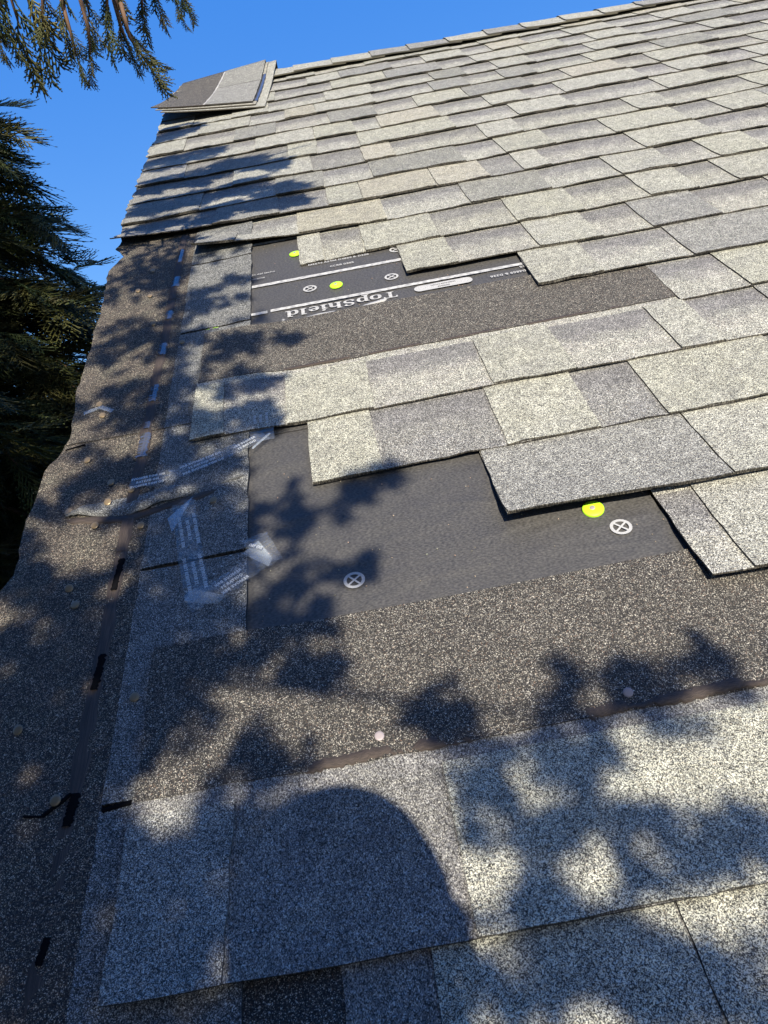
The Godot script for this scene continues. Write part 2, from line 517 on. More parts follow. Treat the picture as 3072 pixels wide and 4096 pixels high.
	# the far slope
	st = tool(-1)
	var far = Vector3(0, -sin(2 * PITCH), -cos(2 * PITCH))
	var a0 = Vector3(-0.48, -0.005, -3.40)
	var b0 = Vector3(RIGHT, -0.005, -3.40)
	quad(st, a0, a0 + far * 3.5, b0 + far * 3.5, b0, Vector2(0, 0), Vector2(0, 5.7), Vector2(4.9, 5.7), Vector2(4.9, 0))
	obj("far_slope", st, M.grey, roof)

func ridge_cap(st: SurfaceTool, xa: float, xb: float, skew: float, rng) -> void:
	var nx := 5
	var prof := []
	var cl = 0.143
	var near = Vector3(0, 0, 1)
	var far = Vector3(0, -sin(2 * PITCH), -cos(2 * PITCH))
	var top = Vector3(0, 0.005, -3.398)
	for s in [-1.0, -0.75, -0.5, -0.28, -0.14, 0.0, 0.14, 0.28, 0.6, 1.0]:
		var d = near if s < 0 else far
		var p = top + d * absf(s) * cl
		p.y -= 0.010 * (1.0 - minf(absf(s) / 0.2, 1.0)) - (0.002 if absf(s) > 0.9 else 0.0)
		prof.append(p)
	var off = Vector2(rng.randf(), rng.randf())
	var g := []
	for j in prof.size():
		for i in nx + 1:
			var t = float(i) / nx
			var p = prof[j] + Vector3(lerpf(xa, xb, t) + jag(xa + j, t, 0.001), 0, skew * (t - 0.5))
			var up = Vector3(0, 1, 0) if j < 5 else Vector3(0, cos(2 * PITCH), -sin(2 * PITCH))
			p += up * lerpf(0.0062, 0.0, t) + up * wav.get_noise_2d(p.x * 4.0, j * 3.0) * 0.003
			g.append(p)
	var w = nx + 1
	for j in prof.size() - 1:
		for i in nx:
			var k = j * w + i
			var uv = func(q): return Vector2((k % w + (q & 1)) * 0.055 + off.x, (j + (q >> 1)) * 0.06 + off.y)
			quad(st, g[k], g[k + w], g[k + w + 1], g[k + 1], uv.call(0), uv.call(2), uv.call(3), uv.call(1))
	st.set_smooth_group(-1)
	var dn = Vector3(0, -0.0045, 0)
	var ec = Color(0.25, 0.24, 0.22)
	for i in nx:
		quad(st, g[i] + dn, g[i], g[i + 1], g[i + 1] + dn, Vector2.ZERO, Vector2.ZERO, Vector2.ZERO, Vector2.ZERO, ec)
	for j in prof.size() - 1:
		var k = j * w
		quad(st, g[k + w] + dn, g[k + w], g[k], g[k] + dn, Vector2.ZERO, Vector2.ZERO, Vector2.ZERO, Vector2.ZERO, ec)

const RAKE := [[-0.4, -0.482], [0.3, -0.48], [0.661, -0.474], [0.705, -0.459], [0.764, -0.471], [0.908, -0.469], [0.97, -0.448], [1.03, -0.449], [1.115, -0.463], [1.44, -0.471], [1.61, -0.483], [1.649, -0.481], [1.70, -0.461], [1.76, -0.488], [2.0, -0.484]]
func rake(u: float) -> float:
	return pw(RAKE, u) + fine.get_noise_2d(u * 260.0, 40.0) * 0.005 + fine.get_noise_2d(u * 900.0, 80.0) * 0.002
func build_starters(roof: Node3D) -> void:
	# three-tab shingles laid along the rake: dark headlap outside, pale tabs with slots inside
	var ends = [[-0.36, 0.055], [0.053, 0.968], [0.964, 2.10]]
	for k in 3:
		var lo = ends[k][0]
		var hi = ends[k][1]
		var lift = 0.0012 * k
		var f = func(x, u): return -0.0078 + lift - 0.005 * clampf((u - 1.76) / 0.04, 0.0, 1.0) + wav.get_noise_2d(x * 2.2 + 4.0, u * 2.2) * 0.003 + fine.get_noise_2d(x * 45.0, u * 45.0) * 0.0009
		var st = slab(rake, at(-0.297), lo, hi, f, 0.003, 16, 60, Vector2(0.13 * k, 0.4 * k), Color(1.0, 0.93, 0.86), 0.0, 0.0)
		var s = obj("starter_shingle", st, M.head, roof)
		var u = lo
		for cut in [0.055, 0.359, 0.663, 0.968, 1.268, 1.575, 1.80, 2.10]:
			if cut <= lo + 0.01 or cut > hi + 0.01:
				continue
			var gap = 0.006 if cut < hi - 0.02 else 0.0
			var g = func(x, v): return f.call(x, v) + 0.0004 + 0.0022 * pow(clampf((x + 0.297) / 0.13, 0.0, 1.0), 2.0)
			var tear = cut > 0.95 and cut < 0.98
			st = slab(at(-0.2975), func(v): return -0.166 + fine.get_noise_2d(v * 300.0, 7.0) * 0.0016, u, cut - gap, g, 0.0034, 10, 14, Vector2(cut, cut * 0.37), Color(1.0, 1.0, 0.98), 0.0, 0.0014 if not tear else 0.002)
			obj("tab", st, M.start, s)
			u = cut
	# eave starter across the bottom corner
	var st2 = slab(at(-0.488), at(-0.266), -0.38, 0.243, func(x, u): return -0.0048 + wav.get_noise_2d(x * 2.2, u * 2.2) * 0.003 - (0.004 if x > -0.32 else 0.0), 0.003, 26, 26, Vector2(0.77, 0.2), Color(0.92, 0.96, 0.96))
	obj("starter_shingle", st2, M.start, roof)
	# the upper sheet's torn lower lip, folded up along the tear, with its bright grains
	var st3 = tool(0)
	var tear_line = [Vector2(-0.415, 0.788), Vector2(-0.398, 0.786), Vector2(-0.36, 0.777), Vector2(-0.325, 0.768), Vector2(-0.283, 0.779), Vector2(-0.24, 0.787), Vector2(-0.205, 0.795), Vector2(-0.172, 0.803)]
	var rows := []
	for t in 29:
		var q = t / 28.0 * (tear_line.size() - 1)
		var k = mini(int(q), tear_line.size() - 2)
		var p: Vector2 = tear_line[k].lerp(tear_line[k + 1], q - k)
		p.y += fine.get_noise_2d(p.x * 500.0, 4.0) * 0.003
		var wd = 0.040 * sin(PI * clampf(q / (tear_line.size() - 1) * 0.92 + 0.06, 0, 1))
		var lift = 0.006 * (0.6 + 0.4 * sin(q * 2.0))
		rows.append([Vector3(p.x, -0.0072 + lift, -p.y), Vector3(p.x, -0.0062 + lift * 0.8, -p.y - wd * 0.5), Vector3(p.x, -0.0072, -p.y - wd), Vector3(p.x, -0.0084 + lift, -p.y)])
	for t in 28:
		for j in 2:
			quad(st3, rows[t][j], rows[t][j + 1], rows[t + 1][j + 1], rows[t + 1][j], Vector2(t * 0.014, j * 0.03), Vector2(t * 0.014, j * 0.03 + 0.03), Vector2(t * 0.014 + 0.014, j * 0.03 + 0.03), Vector2(t * 0.014 + 0.014, j * 0.03), Color(1.5, 1.42, 1.28))
		quad(st3, rows[t][3], rows[t][0], rows[t + 1][0], rows[t + 1][3])
	obj("torn_lip", st3, M.start, roof)

# a smear or strip lying on the sheets, with a ragged outline
func smear(pts: Array, wide: float, n: float, seed_: float, ends := 0.5, thick := 0.0012, bump := 0.0) -> SurfaceTool:
	var st = tool(0)
	var m = 26
	var rows := []
	for t in m + 1:
		var q = float(t) / m * (pts.size() - 1)
		var k = mini(int(q), pts.size() - 2)
		var p: Vector2 = pts[k].lerp(pts[k + 1], q - k)
		var d: Vector2 = (pts[k + 1] - pts[k]).normalized()
		var s = Vector2(-d.y, d.x)
		var e = minf(1.0, (0.5 - absf(float(t) / m - 0.5)) / 0.06 + ends)
		var wa = wide * 0.5 * e * (1.0 + 0.5 * fine.get_noise_2d(t * 9.0, seed_) + 0.25 * fine.get_noise_2d(t * 40.0, seed_))
		var wb = wide * 0.5 * e * (1.0 + 0.5 * fine.get_noise_2d(t * 9.0, seed_ + 90.0) + 0.25 * fine.get_noise_2d(t * 40.0, seed_ + 70.0))
		var row := []
		for j in 5:
			var v = [-1.0, -0.85, 0.0, 0.85, 1.0][j]
			var w2 = p + s * v * (wa if v > 0 else wb)
			row.append(Vector3(w2.x, n + (thick if j > 0 and j < 4 else -0.002) + bump * fine.get_noise_2d(w2.x * 600.0, w2.y * 600.0), -w2.y))
		rows.append(row)
	for t in m:
		for j in 4:
			quad(st, rows[t][j + 1], rows[t + 1][j + 1], rows[t + 1][j], rows[t][j], Vector2(t * 0.06, j * 0.2 + 0.2), Vector2(t * 0.06 + 0.06, j * 0.2 + 0.2), Vector2(t * 0.06 + 0.06, j * 0.2), Vector2(t * 0.06, j * 0.2))
	return st
func build_sealant(roof: Node3D) -> void:
	# the sealant line down the rake starter: a brown strip, film left on some stretches, bare black on others
	for k in 4:
		var a = [0.20, 0.70, 1.06, 1.42][k]
		var b = [0.705, 1.07, 1.43, 1.76][k]
		obj("sealant_strip", smear([Vector2(-0.327, a), Vector2(-0.3255, (a + b) / 2), Vector2(-0.326, b)], 0.017, -0.0066 + 0.001 * k * 0.5, 10.0 + k, 0.9, 0.0010, 0.0003), M.tar, roof)
	for q in [[1.60, 1.672, 0.010], [1.478, 1.525, 0.014], [1.332, 1.366, 0.012], [1.195, 1.236, 0.013], [1.045, 1.094, 0.012], [0.968, 0.986, 0.008], [0.895, 0.955, 0.014]]:
		obj("sealant_film", smear([Vector2(-0.3255, q[0]), Vector2(-0.3245, q[1])], q[2], -0.0037, q[0] * 5, 0.8, 0.0006), M.film, roof)
	for q in [[0.632, 0.684, 0.0075], [0.49, 0.536, 0.0085], [0.344, 0.375, 0.0095], [0.2325, 0.2525, 0.0065]]:
		obj("sealant_gap", smear([Vector2(-0.3265, q[0]), Vector2(-0.3235, q[1])], q[2], -0.0042, q[0] * 70, 0.8, 0.0006), M.hole, roof)
	# sealant dashes left along the course lines
	for q in [[-0.266, -0.222], [-0.214, -0.150], [-0.116, -0.030], [-0.010, 0.080], [0.150, 0.189], [0.213, 0.298], [0.33, 0.41]]:
		obj("sealant_strip", smear([Vector2(q[0], 0.3575), Vector2((q[0] + q[1]) / 2, 0.359), Vector2(q[1], 0.3605)], 0.0125, -0.0074, q[0] * 300, 0.1, 0.0006, 0.0002), M.tar, roof)
	for q in [[-0.165, -0.105], [-0.035, -0.004], [0.072, 0.158], [0.183, 0.220], [0.288, 0.338]]:
		obj("sealant_strip", smear([Vector2(q[0], 0.3585), Vector2((q[0] + q[1]) / 2, 0.3565), Vector2(q[1], 0.3600)], 0.0055, -0.0076, q[0] * 700, 0.0, 0.0006, 0.0002), M.tar, roof)
	for q in [[-0.24, -0.15], [-0.12, 0.0], [0.03, 0.12], [0.15, 0.26], [0.29, 0.40], [0.43, 0.52]]:
		obj("sealant_strip", smear([Vector2(q[0], 1.071), Vector2((q[0] + q[1]) / 2, 1.072), Vector2(q[1], 1.0725)], 0.006, -0.0074, q[0] * 500, 0.1, 0.0005, 0.0002), M.tar, roof)
	# the brown band of bare asphalt below the torn lip
	obj("sealant_strip", smear([Vector2(-0.412, 0.781), Vector2(-0.365, 0.770), Vector2(-0.325, 0.760), Vector2(-0.283, 0.771), Vector2(-0.235, 0.780), Vector2(-0.178, 0.796)], 0.014, -0.0064, 3.0, 0.2, 0.0014, 0.0006), M.tar, roof)
	# slits where the rake sheet has split
	for q in [[[-0.447, 0.951], [-0.418, 0.957], 0.0025], [[-0.37, 0.362], [-0.352, 0.3585], 0.002], [[-0.352, 0.3585], [-0.328, 0.376], 0.004], [[-0.296, 0.353], [-0.268, 0.3565], 0.0045]]:
		obj("split", smear([Vector2(q[0][0], q[0][1]), Vector2(q[1][0], q[1][1])], q[2], -0.0050, q[2] * 3000, 0.4, 0.0006), M.hole, roof)

# ---------- underlayment with its print ----------
func flat_mark(pts: Array, n: float) -> SurfaceTool:
	var st = tool(-1)
	for q in pts:
		quad(st, rp(q[0], q[1], n), rp(q[0], q[3], n), rp(q[2], q[3], n), rp(q[2], q[1], n), Vector2(q[0] * 4, q[1] * 4), Vector2(q[0] * 4, q[3] * 4), Vector2(q[2] * 4, q[3] * 4), Vector2(q[2] * 4, q[1] * 4))
	return st
func lettering(text: String, high: float, c: Vector2, n: float, deg: float, m: Material, parent: Node, bold := false, serif := false, squeeze := 1.0, called := "lettering") -> MeshInstance3D:
	var f := SystemFont.new()
	f.font_names = PackedStringArray(["Droid Serif" if serif else "Droid Sans"])
	f.font_weight = 700 if bold else 400
	var t := TextMesh.new()
	t.text = text
	t.font = f
	t.font_size = 32
	t.pixel_size = high / 37.0
	t.depth = 0.0003
	t.curve_step = 2.0
	var b = Basis(Vector3(0, 1, 0), deg_to_rad(deg)) * Basis(Vector3(1, 0, 0), -PI / 2) * Basis.from_scale(Vector3(squeeze, 1, 1))
	return mi(called, t, m, parent, Transform3D(b, rp(c.x, c.y, n)))
func nail_mark(c: Vector2, n: float, parent: Node, r := 0.0125) -> void:
	var st = tool(-1)
	for k in 24:
		var a = TAU * k / 24
		var b = TAU * (k + 1) / 24
		var p = func(t, q): return rp(c.x + cos(t) * q, c.y + sin(t) * q, n)
		quad(st, p.call(b, r), p.call(a, r), p.call(a, r * 0.70), p.call(b, r * 0.70), Vector2(c.x * 7, b), Vector2(c.x * 7, a), Vector2(c.x * 7 + 0.1, a), Vector2(c.x * 7 + 0.1, b))
	for t in [0.7, 0.7 + PI / 2]:
		var d = Vector2(cos(t), sin(t))
		var e = Vector2(-d.y, d.x) * r * 0.09
		d *= r * 0.72
		var q = func(v): return rp(c.x + v.x, c.y + v.y, n + 0.0001 * t)
		quad(st, q.call(-d - e), q.call(-d + e), q.call(d + e), q.call(d - e))
	obj("nail_mark", st, M.print, parent)
func build_underlayment() -> void:
	var f = func(x, u): return -0.0126 + wav.get_noise_2d(x * 3.0 + 9.0, u * 3.0) * 0.0016 + fine.get_noise_2d(x * 8.0, u * 40.0) * 0.0005 - absf(wav.get_noise_2d(x * 5.0 + u * 4.0, u * 9.0 - x * 6.0)) * 0.0022
	var creases = [[0.17, 0.600, 0.33, 0.648], [0.21, 0.585, 0.335, 0.605], [0.19, 0.566, 0.32, 0.556], [0.06, 0.69, 0.20, 0.655], [-0.10, 0.62, 0.03, 0.600], [0.10, 0.61, 0.24, 0.628], [-0.05, 0.72, 0.08, 0.735]]
	var folded = func(x, u):
		var n = f.call(x, u)
		for c in creases:
			var d = Vector2(c[2] - c[0], c[3] - c[1])
			var t = clampf(((x - c[0]) * d.x + (u - c[1]) * d.y) / d.length_squared(), 0.0, 1.0)
			var r = Vector2(x - c[0] - d.x * t, u - c[1] - d.y * t).length() + 0.002 * fine.get_noise_2d(x * 120.0, u * 120.0)
			n += 0.0011 * exp(-r * r / 0.000012) * sin(PI * t)
		return n
	var low = thing("underlayment", "plain black underlayment bared in the wide lower gap beside the loose tape", "underlayment", O, B, "underlayment sheets bared where shingles are gone")
	obj("sheet", slab(at(-0.19), at(0.62), 0.46, 0.93, folded, 0.001, 230, 130, Vector2(0.1, 0.1)), M.felt, low)
	nail_mark(Vector2(-0.043, 0.581), -0.0108, low)
	nail_mark(Vector2(0.268, 0.585), -0.0108, low)
	var top = thing("underlayment", "black underlayment with white printed lines and upside-down lettering in the upper gap", "underlayment", O, B, "underlayment sheets bared where shingles are gone")
	var f2 = func(x, u): return f.call(x, u) + 0.0012
	obj("sheet", slab(at(-0.30), at(0.95), 0.90, 1.95, f2, 0.001, 60, 50, Vector2(0.5, 0.3)), M.felt, top)
	var n := -0.0096
	for q in [[-0.17, 1.630, -0.045, 1.641], [-0.17, 1.412, 0.165, 1.423]]:
		obj("printed_line", flat_mark([q], n), M.print, top)
	obj("printed_line", flat_mark([[-0.17, 1.291, -0.136, 1.301]], n), M.print, top)
	obj("printed_line", flat_mark([[-0.130, 1.293, 0.375, 1.303]], n), M.print, top)
	nail_mark(Vector2(-0.052, 1.362), n, top, 0.0135)
	nail_mark(Vector2(0.106, 1.347), n, top, 0.0135)
	nail_mark(Vector2(0.132, 1.470), n, top, 0.0135)
	lettering("TopShield", 0.036, Vector2(0.002, 1.272), n, 180, M.print, top, true, true, 1.32)
	lettering("®", 0.010, Vector2(-0.107, 1.252), n, 180, M.print, top, true)
	obj("printed_swoosh", smear([Vector2(-0.075, 1.243), Vector2(-0.04, 1.249), Vector2(-0.01, 1.2475)], 0.006, n - 0.0012, 5.0, 0.0, 0.0012), M.print, top)
	obj("printed_swoosh", smear([Vector2(0.025, 1.240), Vector2(0.055, 1.252), Vector2(0.085, 1.259)], 0.008, n - 0.0012, 8.0, 0.0, 0.0012), M.print, top)
	lettering("MEETS ASTM D4869 & D226", 0.0115, Vector2(0.013, 1.472), n, 0, M.print, top, true)
	lettering("CCRR 0355", 0.0115, Vector2(0.018, 1.446), n, 0, M.print, top, true)
	lettering("cada lado del techo", 0.0105, Vector2(-0.158, 1.474), n, 0, M.print, top)
	lettering("continuamente", 0.0105, Vector2(-0.170, 1.453), n, 0, M.print, top)
	lettering("D4869 & D226", 0.012, Vector2(0.313, 1.268), n, 180, M.print, top, true)
	lettering("0355", 0.012, Vector2(0.350, 1.286), n, 180, M.print, top, true)
	lettering("2", 0.022, Vector2(-0.164, 1.247), n, 180, M.print, top, true, false, 1.3)
	# grains shed onto the bare sheet
	var grain := SphereMesh.new()
	grain.radius = 0.0009
	grain.height = 0.0013
	grain.radial_segments = 6
	grain.rings = 3
	var rng := RandomNumberGenerator.new()
	rng.seed = 31
	for sh in 2:
		var xs := []
		for k in 80:
			var x = rng.randf_range(-0.16, 0.33)
			var u = rng.randf_range(0.53, 0.86) if sh == 0 else rng.randf_range(1.24, 1.62)
			xs.append(Transform3D(Basis(Vector3(0.3, 1, 0.2).normalized(), rng.randf() * TAU) * Basis.from_scale(Vector3(rng.randf_range(0.6, 1.5), 0.9, rng.randf_range(0.5, 1.1))), rp(x, u, (f.call(x, u) if sh == 0 else f2.call(x, u)) + 0.0004)))
		many("loose_grains", grain, xs, M.grain, low if sh == 0 else top)
	# lozenge badge
	var st = tool(-1)
	var ring := []
	for k in 32:
		var t = TAU * k / 32
		ring.append(rp(0.193 + cos(t) * 0.0115 + (0.043 if cos(t) > 0 else -0.043), 1.274 + sin(t) * 0.0115, n))
	for k in 32:
		var q = ring[(k + 1) % 32]
		vert(st, rp(0.193, 1.274, n), Vector2(0.5, 0.5)); vert(st, q, Vector2(k * 0.1 + 0.1, 0)); vert(st, ring[k], Vector2(k * 0.1, 0))
	var badge = obj("printed_badge", st, M.print, top)
	lettering("MIAMI-DADE COUNTY", 0.0055, Vector2(0.193, 1.278), n + 0.0003, 180, M.black, badge)
	lettering("APPROVED", 0.0055, Vector2(0.193, 1.269), n + 0.0003, 180, M.black, badge)

# ---------- nails ----------
func disc(r: float, h: float, dome: float, rim: float, seg := 20) -> SurfaceTool:
	var st = tool(0)
	var prof = [Vector2(r, 0), Vector2(r, h - rim), Vector2(r - rim, h), Vector2(r * 0.55, h + dome * 0.7), Vector2(0, h + dome)]
	for k in seg:
		var a = TAU * k / seg
		var b = TAU * (k + 1) / seg
		for j in 4:
			var p = prof[j]
			var q = prof[j + 1]
			var pa = Vector3(cos(a) * p.x, p.y, sin(a) * p.x)
			var pb = Vector3(cos(b) * p.x, p.y, sin(b) * p.x)
			var qa = Vector3(cos(a) * q.x, q.y, sin(a) * q.x)
			var qb = Vector3(cos(b) * q.x, q.y, sin(b) * q.x)
			if j < 3:
				quad(st, pa, pb, qb, qa)
			else:
				vert(st, pa, Vector2.ZERO); vert(st, pb, Vector2.ZERO); vert(st, qa, Vector2.ZERO)
	return st
func build_nails() -> void:
	var caps = [[0.248, 0.621, "lime green cap nail below the lifted right-hand shingle in the lower gap"], [-0.001, 1.356, "lime green cap nail above the large upside-down printed name"], [-0.074, 1.545, "lime green cap nail half hidden by a shingle's left edge"], [-0.239, 1.2655, "lime green cap nail peeping from a slot between pale starter tabs"]]
	for k in 4:
		var c = caps[k]
		var o = thing("cap_nail", c[2], "cap nail", rw(c[0], c[1], -0.0112 if k < 3 else -0.0108), B * Basis(Vector3(1, 0, 0), 0.04 - 0.05 * k) * Basis(Vector3(0, 0, 1), 0.05), "plastic cap nails holding the underlayment")
		obj("plastic_cap", disc(0.0127, 0.0030, 0.0004, 0.0009, 28), M.lime, o)
		var h = disc(0.0032, 0.0008, 0.0002, 0.0002, 12)
		var hd = obj("nail_head", h, M.steel, o)
		hd.position = Vector3(-0.001, 0.0032, 0)
		hd.rotation = Vector3(0.2, 0, 0.15)
	var spots = [[-0.306, 0.740, 0, "left of the loose vertical tape, beside the sealant line"], [-0.412, 0.797, 0, "at the left end of the torn brown lip"], [-0.406, 0.911, 0, "below the split near the ragged rake edge"], [-0.361, 0.845, 0, "left of the end of the long loose tape"], [-0.329, 0.820, 0, "touching the left end of the long loose tape"], [-0.359, 0.802, 0, "on the pale grains above the torn lip"], [-0.369, 0.757, 0, "on the dark strip just under the torn lip"], [-0.212, 0.763, 0, "on the pale tab right of the vertical tape's top"], [-0.382, 0.648, 0, "upper one of the close pair below the sunlit patch"], [-0.369, 0.618, 0, "lower one of the close pair below the sunlit patch"], [-0.280, 0.470, 0, "on the pale strip beside the dark headlap, bright glint on its head"], [-0.397, 0.457, 0, "lowest on the dark strip by the left border, standing alone"], [-0.341, 0.371, 0, "tilted over a split beside the black gap in the sealant line"], [-0.413, 1.064, 0, "beside the small torn scrap of film"], [-0.402, 1.028, 0, "just below the small torn scrap of film"], [-0.039, 0.375, 1, "with pale head, left of two above the sealant dashes"], [0.194, 0.371, 1, "with pale head, right of two above the sealant dashes"], [-0.402, 1.489, 0, "dark head on the rake strip level with the upper printed lines"], [-0.373, 1.452, 0, "lifting with a curl of torn grains on the upper rake strip"], [-0.352, 1.322, 0, "pale head on the rake strip between two film dashes"], [-0.290, 1.226, 0, "on the pale tabs just left of the upper dark headlap"], [-0.381, 1.580, 0, "highest on the rake strip, in the tree's shade"]]
	for k in spots.size():
		var c = spots[k]
		var tilt = Basis(Vector3(1, 0, 0), 0.16 + 0.22 * h01(k * 3)) * Basis(Vector3(0, 0, 1), 0.25 * (h01(k * 3 + 1) - 0.35))
		var o = thing("roofing_nail", "roofing nail " + c[3], "nail", rw(c[0], c[1], -0.0030 if c[2] == 0 else -0.0058), B * tilt, "roofing nails left in the bared sheets")
		obj("nail_head", disc(0.0052 if c[2] == 0 else 0.0046, 0.0009, 0.0001, 0.00025, 18), M.steel if c[2] == 1 else M.brass, o)
		var s = tool(0)
		tubes(s, [Vector3(0, -0.010, 0), Vector3(0, 0.0004, 0)], [0.0016, 0.0016], 8)
		obj("shank", s, M.brass, o)

# ---------- loose release tape ----------
func ribbon(pts: Array, wide: float, seed_: float, wave := 0.002) -> SurfaceTool:
	var st = tool(0)
	var rows := []
	var m = 30
	for t in m + 1:
		var q = float(t) / m * (pts.size() - 1)
		var k = mini(int(q), pts.size() - 2)
		var p: Vector3 = pts[k].lerp(pts[k + 1], q - k)
		var d: Vector3 = (pts[k + 1] - pts[k]).normalized()
		var s = d.cross(Vector3.UP).normalized()
		var row := []
		for j in 5:
			var v = (j - 2) * 0.5
			var e = fine.get_noise_2d(t * 9.0 + j * 31.0, seed_) * wave
			row.append(p + s * v * wide * 0.5 * (1.0 + 0.06 * fine.get_noise_2d(t * 12.0, seed_ + j)) + Vector3(0, e + wave * 0.6, 0))
		rows.append(row)
	for t in m:
		for j in 4:
			quad(st, rows[t][j], rows[t + 1][j], rows[t + 1][j + 1], rows[t][j + 1])
	return st
func tape_text(text: String, a: Vector2, b: Vector2, lines: float, n: float, flip: bool, parent: Node, high := 0.0068) -> void:
	var d = (b - a).normalized()
	var s = Vector2(-d.y, d.x)
	var c = (a + b) * 0.5 + s * lines
	var o = lettering(text, high, c, n, 0, M.ink, parent, true)
	var bas = Basis(Vector3(d.x, 0, -d.y), Vector3(s.x, 0, -s.y), Vector3(0, 1, 0))
	if flip:
		bas = bas * Basis(Vector3(0, 1, 0), PI)
	o.transform.basis = bas
func build_tapes() -> void:
	var z := -0.0038
	var o = thing("release_tape", "long loose clear plastic tape with mirrored print lying across the starter tabs to the underlayment", "tape", O, B, "loose strips of printed clear tape")
	obj("film", ribbon([rp(-0.331, 0.829, z), rp(-0.29, 0.828, z), rp(-0.235, 0.841, z + 0.001), rp(-0.177, 0.864, z + 0.002), rp(-0.140, 0.886, z - 0.001)], 0.024, 3.0, 0.007), M.tape, o)
	obj("folded_end", ribbon([rp(-0.146, 0.872, z + 0.003), rp(-0.147, 0.91, z), rp(-0.148, 0.955, z - 0.004)], 0.036, 9.0, 0.001), M.tape, o)
	obj("crease_glare", ribbon([rp(-0.160, 0.858, z + 0.003), rp(-0.134, 0.888, z + 0.003)], 0.004, 9.0, 0.001), M.crease_glare, o)
	for t in [["DO NOT REMOVE", 0.0085], ["NO QUITAR", 0.0], ["DO NOT REMOVE", -0.0085]]:
		tape_text(t[0], Vector2(-0.330, 0.829), Vector2(-0.283, 0.831), t[1], z + 0.0035, true, o)
		tape_text(t[0] + (" BRK" if t[1] != 0.0 else " 21"), Vector2(-0.262, 0.835), Vector2(-0.20, 0.856), t[1], z + 0.0042, true, o)
	tape_text("REMOVE BRK", Vector2(-0.187, 0.860), Vector2(-0.150, 0.881), 0.006, z + 0.0046, true, o)
	tape_text("QUITAR 21", Vector2(-0.187, 0.860), Vector2(-0.150, 0.881), -0.002, z + 0.0046, true, o)
	for t in [["DO NOT R", 0.009], ["NO QUI", 0.0], ["DO NOT", -0.009]]:
		tape_text(t[0], Vector2(-0.148, 0.955), Vector2(-0.147, 0.905), t[1], z + 0.0035, false, o)
	var w = thing("release_tape", "clear plastic tape folded in zigzags with upright print, over the slot between starter tabs", "tape", O, B, "loose strips of printed clear tape")
	obj("film", ribbon([rp(-0.252, 0.768, z), rp(-0.244, 0.72, z + 0.001), rp(-0.232, 0.65, z + 0.002), rp(-0.221, 0.590, z)], 0.030, 21.0, 0.006), M.tape, w)
	obj("film", ribbon([rp(-0.232, 0.580, z + 0.003), rp(-0.19, 0.600, z + 0.002), rp(-0.135, 0.640, z - 0.001)], 0.030, 27.0, 0.006), M.tape, w)
	obj("film", ribbon([rp(-0.138, 0.625, z), rp(-0.148, 0.65, z + 0.003), rp(-0.156, 0.674, z + 0.001)], 0.032, 33.0, 0.006), M.tape, w)
	# folds standing up from the sheet, sky glare painted into their paler film
	for q in [[rp(-0.272, 0.744, z), rp(-0.236, 0.768, z + 0.010), rp(-0.252, 0.737, z + 0.004), rp(-0.262, 0.712, z + 0.003)], [rp(-0.240, 0.590, z), rp(-0.226, 0.600, z + 0.008), rp(-0.186, 0.582, z + 0.006), rp(-0.200, 0.578, z)], [rp(-0.172, 0.652, z), rp(-0.150, 0.660, z + 0.009), rp(-0.134, 0.630, z + 0.004), rp(-0.140, 0.622, z)]]:
		var st = tool(-1)
		quad(st, q[0], q[1], q[2], q[3])
		obj("crease_glare", st, M.crease_glare, w)
	for t in [["DO NOT REMOVE BRK", 0.0095], ["NO QUITAR 21", 0.0], ["DO NOT REMOVE BRK", -0.0095]]:
		tape_text(t[0], Vector2(-0.246, 0.742), Vector2(-0.234, 0.675), t[1], z + 0.0042, false, w)
		tape_text(t[0], Vector2(-0.233, 0.660), Vector2(-0.221, 0.600), t[1], z + 0.0042, false, w)
	for t in [["REMOVE BRK", 0.007], ["QUITAR 21", -0.001], ["REMOVE BRK", -0.009]]:
		tape_text(t[0], Vector2(-0.205, 0.590), Vector2(-0.160, 0.620), t[1], z + 0.005, true, w)
	tape_text("DO NO", Vector2(-0.166, 0.655), Vector2(-0.142, 0.640), 0.002, z + 0.010, true, w)
	var s = thing("film_scrap", "small shredded scrap of bluish film caught by a nail on the rake strip", "film scrap", O, B)
	obj("film", ribbon([rp(-0.436, 1.046, z - 0.001), rp(-0.42, 1.050, z), rp(-0.408, 1.047, z + 0.004)], 0.010, 41.0, 0.0014), M.crease_glare, s)
	obj("film", ribbon([rp(-0.408, 1.050, z + 0.003), rp(-0.396, 1.043, z), rp(-0.388, 1.037, z - 0.001)], 0.009, 47.0, 0.0014), M.crease_glare, s)

